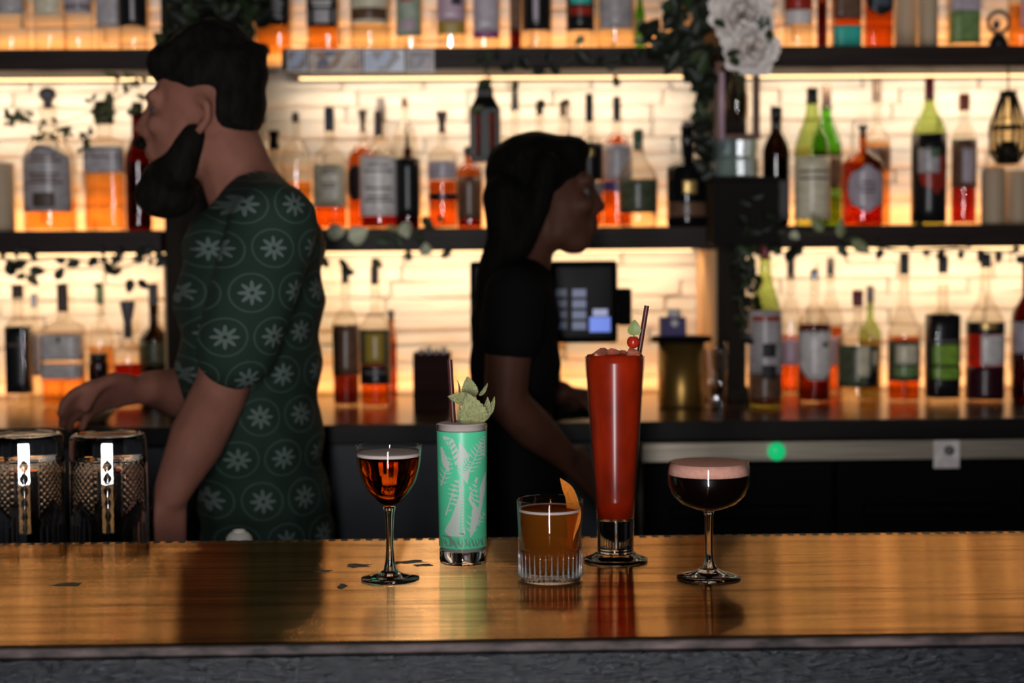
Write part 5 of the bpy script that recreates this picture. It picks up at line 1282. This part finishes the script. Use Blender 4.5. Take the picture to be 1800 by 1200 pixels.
# the man in green, looking left
YP = 2.60
H = P(356, 203, YP); hips = P(470, 960, YP)
man = thing('person', 'bearded man in green floral shirt working behind the bar, looking left', 'person', (hips.x, YP, 0))
fl = Flesh(man.location)
head(fl, H, -1, .93)
nb = P(438, 352, YP)
fl.chain([(H + Vector((.035, 0, -.045)), .058), (H + Vector((.055, 0, -.10)), .060), (nb, .066)])
fl.ell(P(445, 450, YP), (.09, .15, .10)); fl.ell(P(450, 640, YP), (.085, .13, .16)); fl.ell(P(468, 880, YP), (.085, .13, .14))
nsh, fsh = P(478, 385, 2.42), P(475, 385, 2.78)
nel, nwr = P(386, 692, 2.44), P(300, 868, 2.375)
fl.chain([(nsh, .048), (P(440, 520, 2.41), .045), (nel, .043), (P(347, 770, 2.41), .044), (nwr, .028)])
hand(fl, nwr, P(290, 950, 2.37) - nwr, (0.5, .5, -.3), (-.7, -.6, -.2), .35)
fel, fwr = P(352, 700, 2.76), P(262, 682, 2.62)
fl.chain([(fsh, .048), (P(420, 540, 2.79), .045), (fel, .043), (P(310, 690, 2.69), .042), (fwr, .029)])
hand(fl, fwr, P(205, 690, 2.585) - fwr, (0.2, .5, -.8), (-.2, -.75, .55), .55)
for sy in (-1, 1):
    fl.chain([(Vector((hips.x, YP + sy * .085, .88)), .075), (Vector((hips.x - .02, YP + sy * .095, .48)), .055), (Vector((hips.x + .02, YP + sy * .10, .09)), .04)])
fl.build('body', 'skin_a', man, .0055, 5)
eyes(man, H, -1, .93)
fl = Flesh(man.location)
fl.ell(P(448, 435, YP), (.118, .165, .085)); fl.ell(P(440, 530, YP), (.124, .165, .12)); fl.ell(P(440, 640, YP), (.120, .160, .13)); fl.ell(P(452, 770, YP), (.112, .155, .13)); fl.ell(P(466, 880, YP), (.110, .158, .11)); fl.ell(P(472, 940, YP), (.112, .162, .08))
fl.chain([(nsh + Vector((0, .02, -.01)), .070), (P(446, 510, 2.40), .068), (P(416, 612, 2.41), .064)])
fl.chain([(fsh + Vector((0, -.02, -.01)), .070), (P(425, 510, 2.79), .068), (P(395, 610, 2.78), .062)])
fl.chain([(nsh, .058), (nb + Vector((.01, 0, -.02)), .074), (fsh, .058)])
fl.build('shirt', 'floral_shirt', man, .008, 8)
fl = Flesh(man.location)
fl.ell(H + Vector((.018, 0, .064)), (.092, .076, .066)); fl.ell(H + Vector((.048, 0, .020)), (.056, .073, .070)); fl.ell(H + Vector((-.040, 0, .082)), (.050, .058, .038)); fl.ell(H + Vector((.012, 0, .105)), (.066, .055, .045))
for k in range(26):
    a, b = rs(0, 6.28), rs(.1, 1.2)
    fl.ell(H + Vector((.016 + .075 * math.cos(a) * math.sin(b), .062 * math.sin(a) * math.sin(b), .072 + .066 * math.cos(b))), rs(.012, .022))
fl.build('hair', 'hair_dark', man, .007, 3)
fl = Flesh(man.location)
fl.chain([(H + Vector((-.005, -.058, -.035)), .020), (H + Vector((-.030, -.050, -.085)), .030), (H + Vector((-.062, 0, -.105)), .040), (H + Vector((-.030, .050, -.085)), .030), (H + Vector((-.005, .058, -.035)), .020)])
fl.ell(H + Vector((-.060, 0, -.125)), (.052, .048, .040)); fl.chain([(H + Vector((-.092, -.026, -.048)), .010), (H + Vector((-.100, 0, -.042)), .012), (H + Vector((-.092, .026, -.048)), .010)])
fl.build('beard', 'hair_dark', man, .007, 3)
fl = Flesh(man.location)
fl.ell((hips.x, YP, .93), (.115, .17, .10))
for sy in (-1, 1): fl.chain([(Vector((hips.x, YP + sy * .085, .88)), .092), (Vector((hips.x - .02, YP + sy * .095, .48)), .072), (Vector((hips.x + .02, YP + sy * .10, .10)), .058)])
fl.build('trousers', 'trouser_black', man, .010, 6)
shoes(man, [(hips.x + .02, YP - .10, 0), (hips.x + .02, YP + .10, 0)], -1)

# the dark-haired woman at the till, looking right
YW = 2.74
H2 = P(962, 345, YW); hp = P(905, 950, YW)
wom = thing('person', 'dark-haired person in black top at the till, looking right', 'person', (hp.x, YW, 0))
fl = Flesh(wom.location); head(fl, H2, 1, .86)
nb2 = P(918, 478, YW)
fl.chain([(H2 + Vector((-.03, 0, -.05)), .048), (nb2, .050)])
fl.ell(P(905, 570, YW), (.06, .12, .09)); fl.ell(P(902, 720, YW), (.06, .11, .12)); fl.ell(P(905, 900, YW), (.07, .12, .14))
s1, s2 = P(905, 522, 2.58), P(905, 522, 2.90)
e1, w1 = P(888, 705, 2.56), P(990, 800, 2.62)
fl.chain([(s1, .044), (P(895, 610, 2.56), .040), (e1, .036), (P(940, 755, 2.59), .035), (w1, .024)])
hand(fl, w1, P(1040, 838, 2.66) - w1, (-.3, .6, -.7), (.3, .8, .6), .45, .92)
e2, w2 = P(885, 680, 2.93), P(985, 690, 2.95)
fl.chain([(s2, .044), (e2, .036), (w2, .024)]); hand(fl, w2, (1, .0, -.1), (0, 0, -1), (0, -1, 0), .4, .9)
for sy in (-1, 1): fl.chain([(Vector((hp.x, YW + sy * .07, .85)), .068), (Vector((hp.x + .01, YW + sy * .08, .45)), .05), (Vector((hp.x, YW + sy * .085, .09)), .037)])
fl.build('body', 'skin_b', wom, .0055, 5)
eyes(wom, H2, 1, .86)
fl = Flesh(wom.location)
fl.ell(P(905, 560, YW), (.080, .150, .085)); fl.ell(P(905, 640, YW), (.082, .135, .10)); fl.ell(P(902, 760, YW), (.075, .125, .11)); fl.ell(P(905, 870, YW), (.088, .145, .11)); fl.ell(P(905, 950, YW), (.095, .155, .08))
fl.chain([(s1, .054), (P(897, 590, 2.56), .052)]); fl.chain([(s2, .054), (P(897, 590, 2.92), .052)]); fl.chain([(s1, .045), (nb2 + Vector((0, 0, -.02)), .056), (s2, .045)])
fl.build('shirt', 'top_black', wom, .008, 7)
fl = Flesh(wom.location)
fl.ell(H2 + Vector((-.020, 0, .042)), (.090, .076, .070)); fl.ell(H2 + Vector((-.055, 0, -.01)), (.050, .073, .078)); fl.ell(H2 + Vector((.034, 0, .076)), (.042, .055, .028))
for sy in (-.062, -.03, 0, .03, .062):
    fl.chain([(H2 + Vector((-.075, sy, .0)), .036), (P(893, 420, YW + sy), .036), (P(872, 480, YW + sy), .034), (P(858, 545, YW + sy * 1.1), .022)])
fl.chain([(H2 + Vector((.0, -.072, .05)), .022), (H2 + Vector((-.02, -.080, -.02)), .022), (P(912, 430, YW - .075), .026)])
fl.build('hair', 'hair_black', wom, .007, 4)
fl = Flesh(wom.location); fl.ell((hp.x, YW, .92), (.10, .155, .10))
for sy in (-1, 1): fl.chain([(Vector((hp.x, YW + sy * .07, .85)), .082), (Vector((hp.x + .01, YW + sy * .08, .45)), .062), (Vector((hp.x, YW + sy * .085, .10)), .050)])
fl.build('trousers', 'trouser_black', wom, .010, 6)
shoes(wom, [(hp.x, YW - .085, 0), (hp.x, YW + .085, 0)], 1)
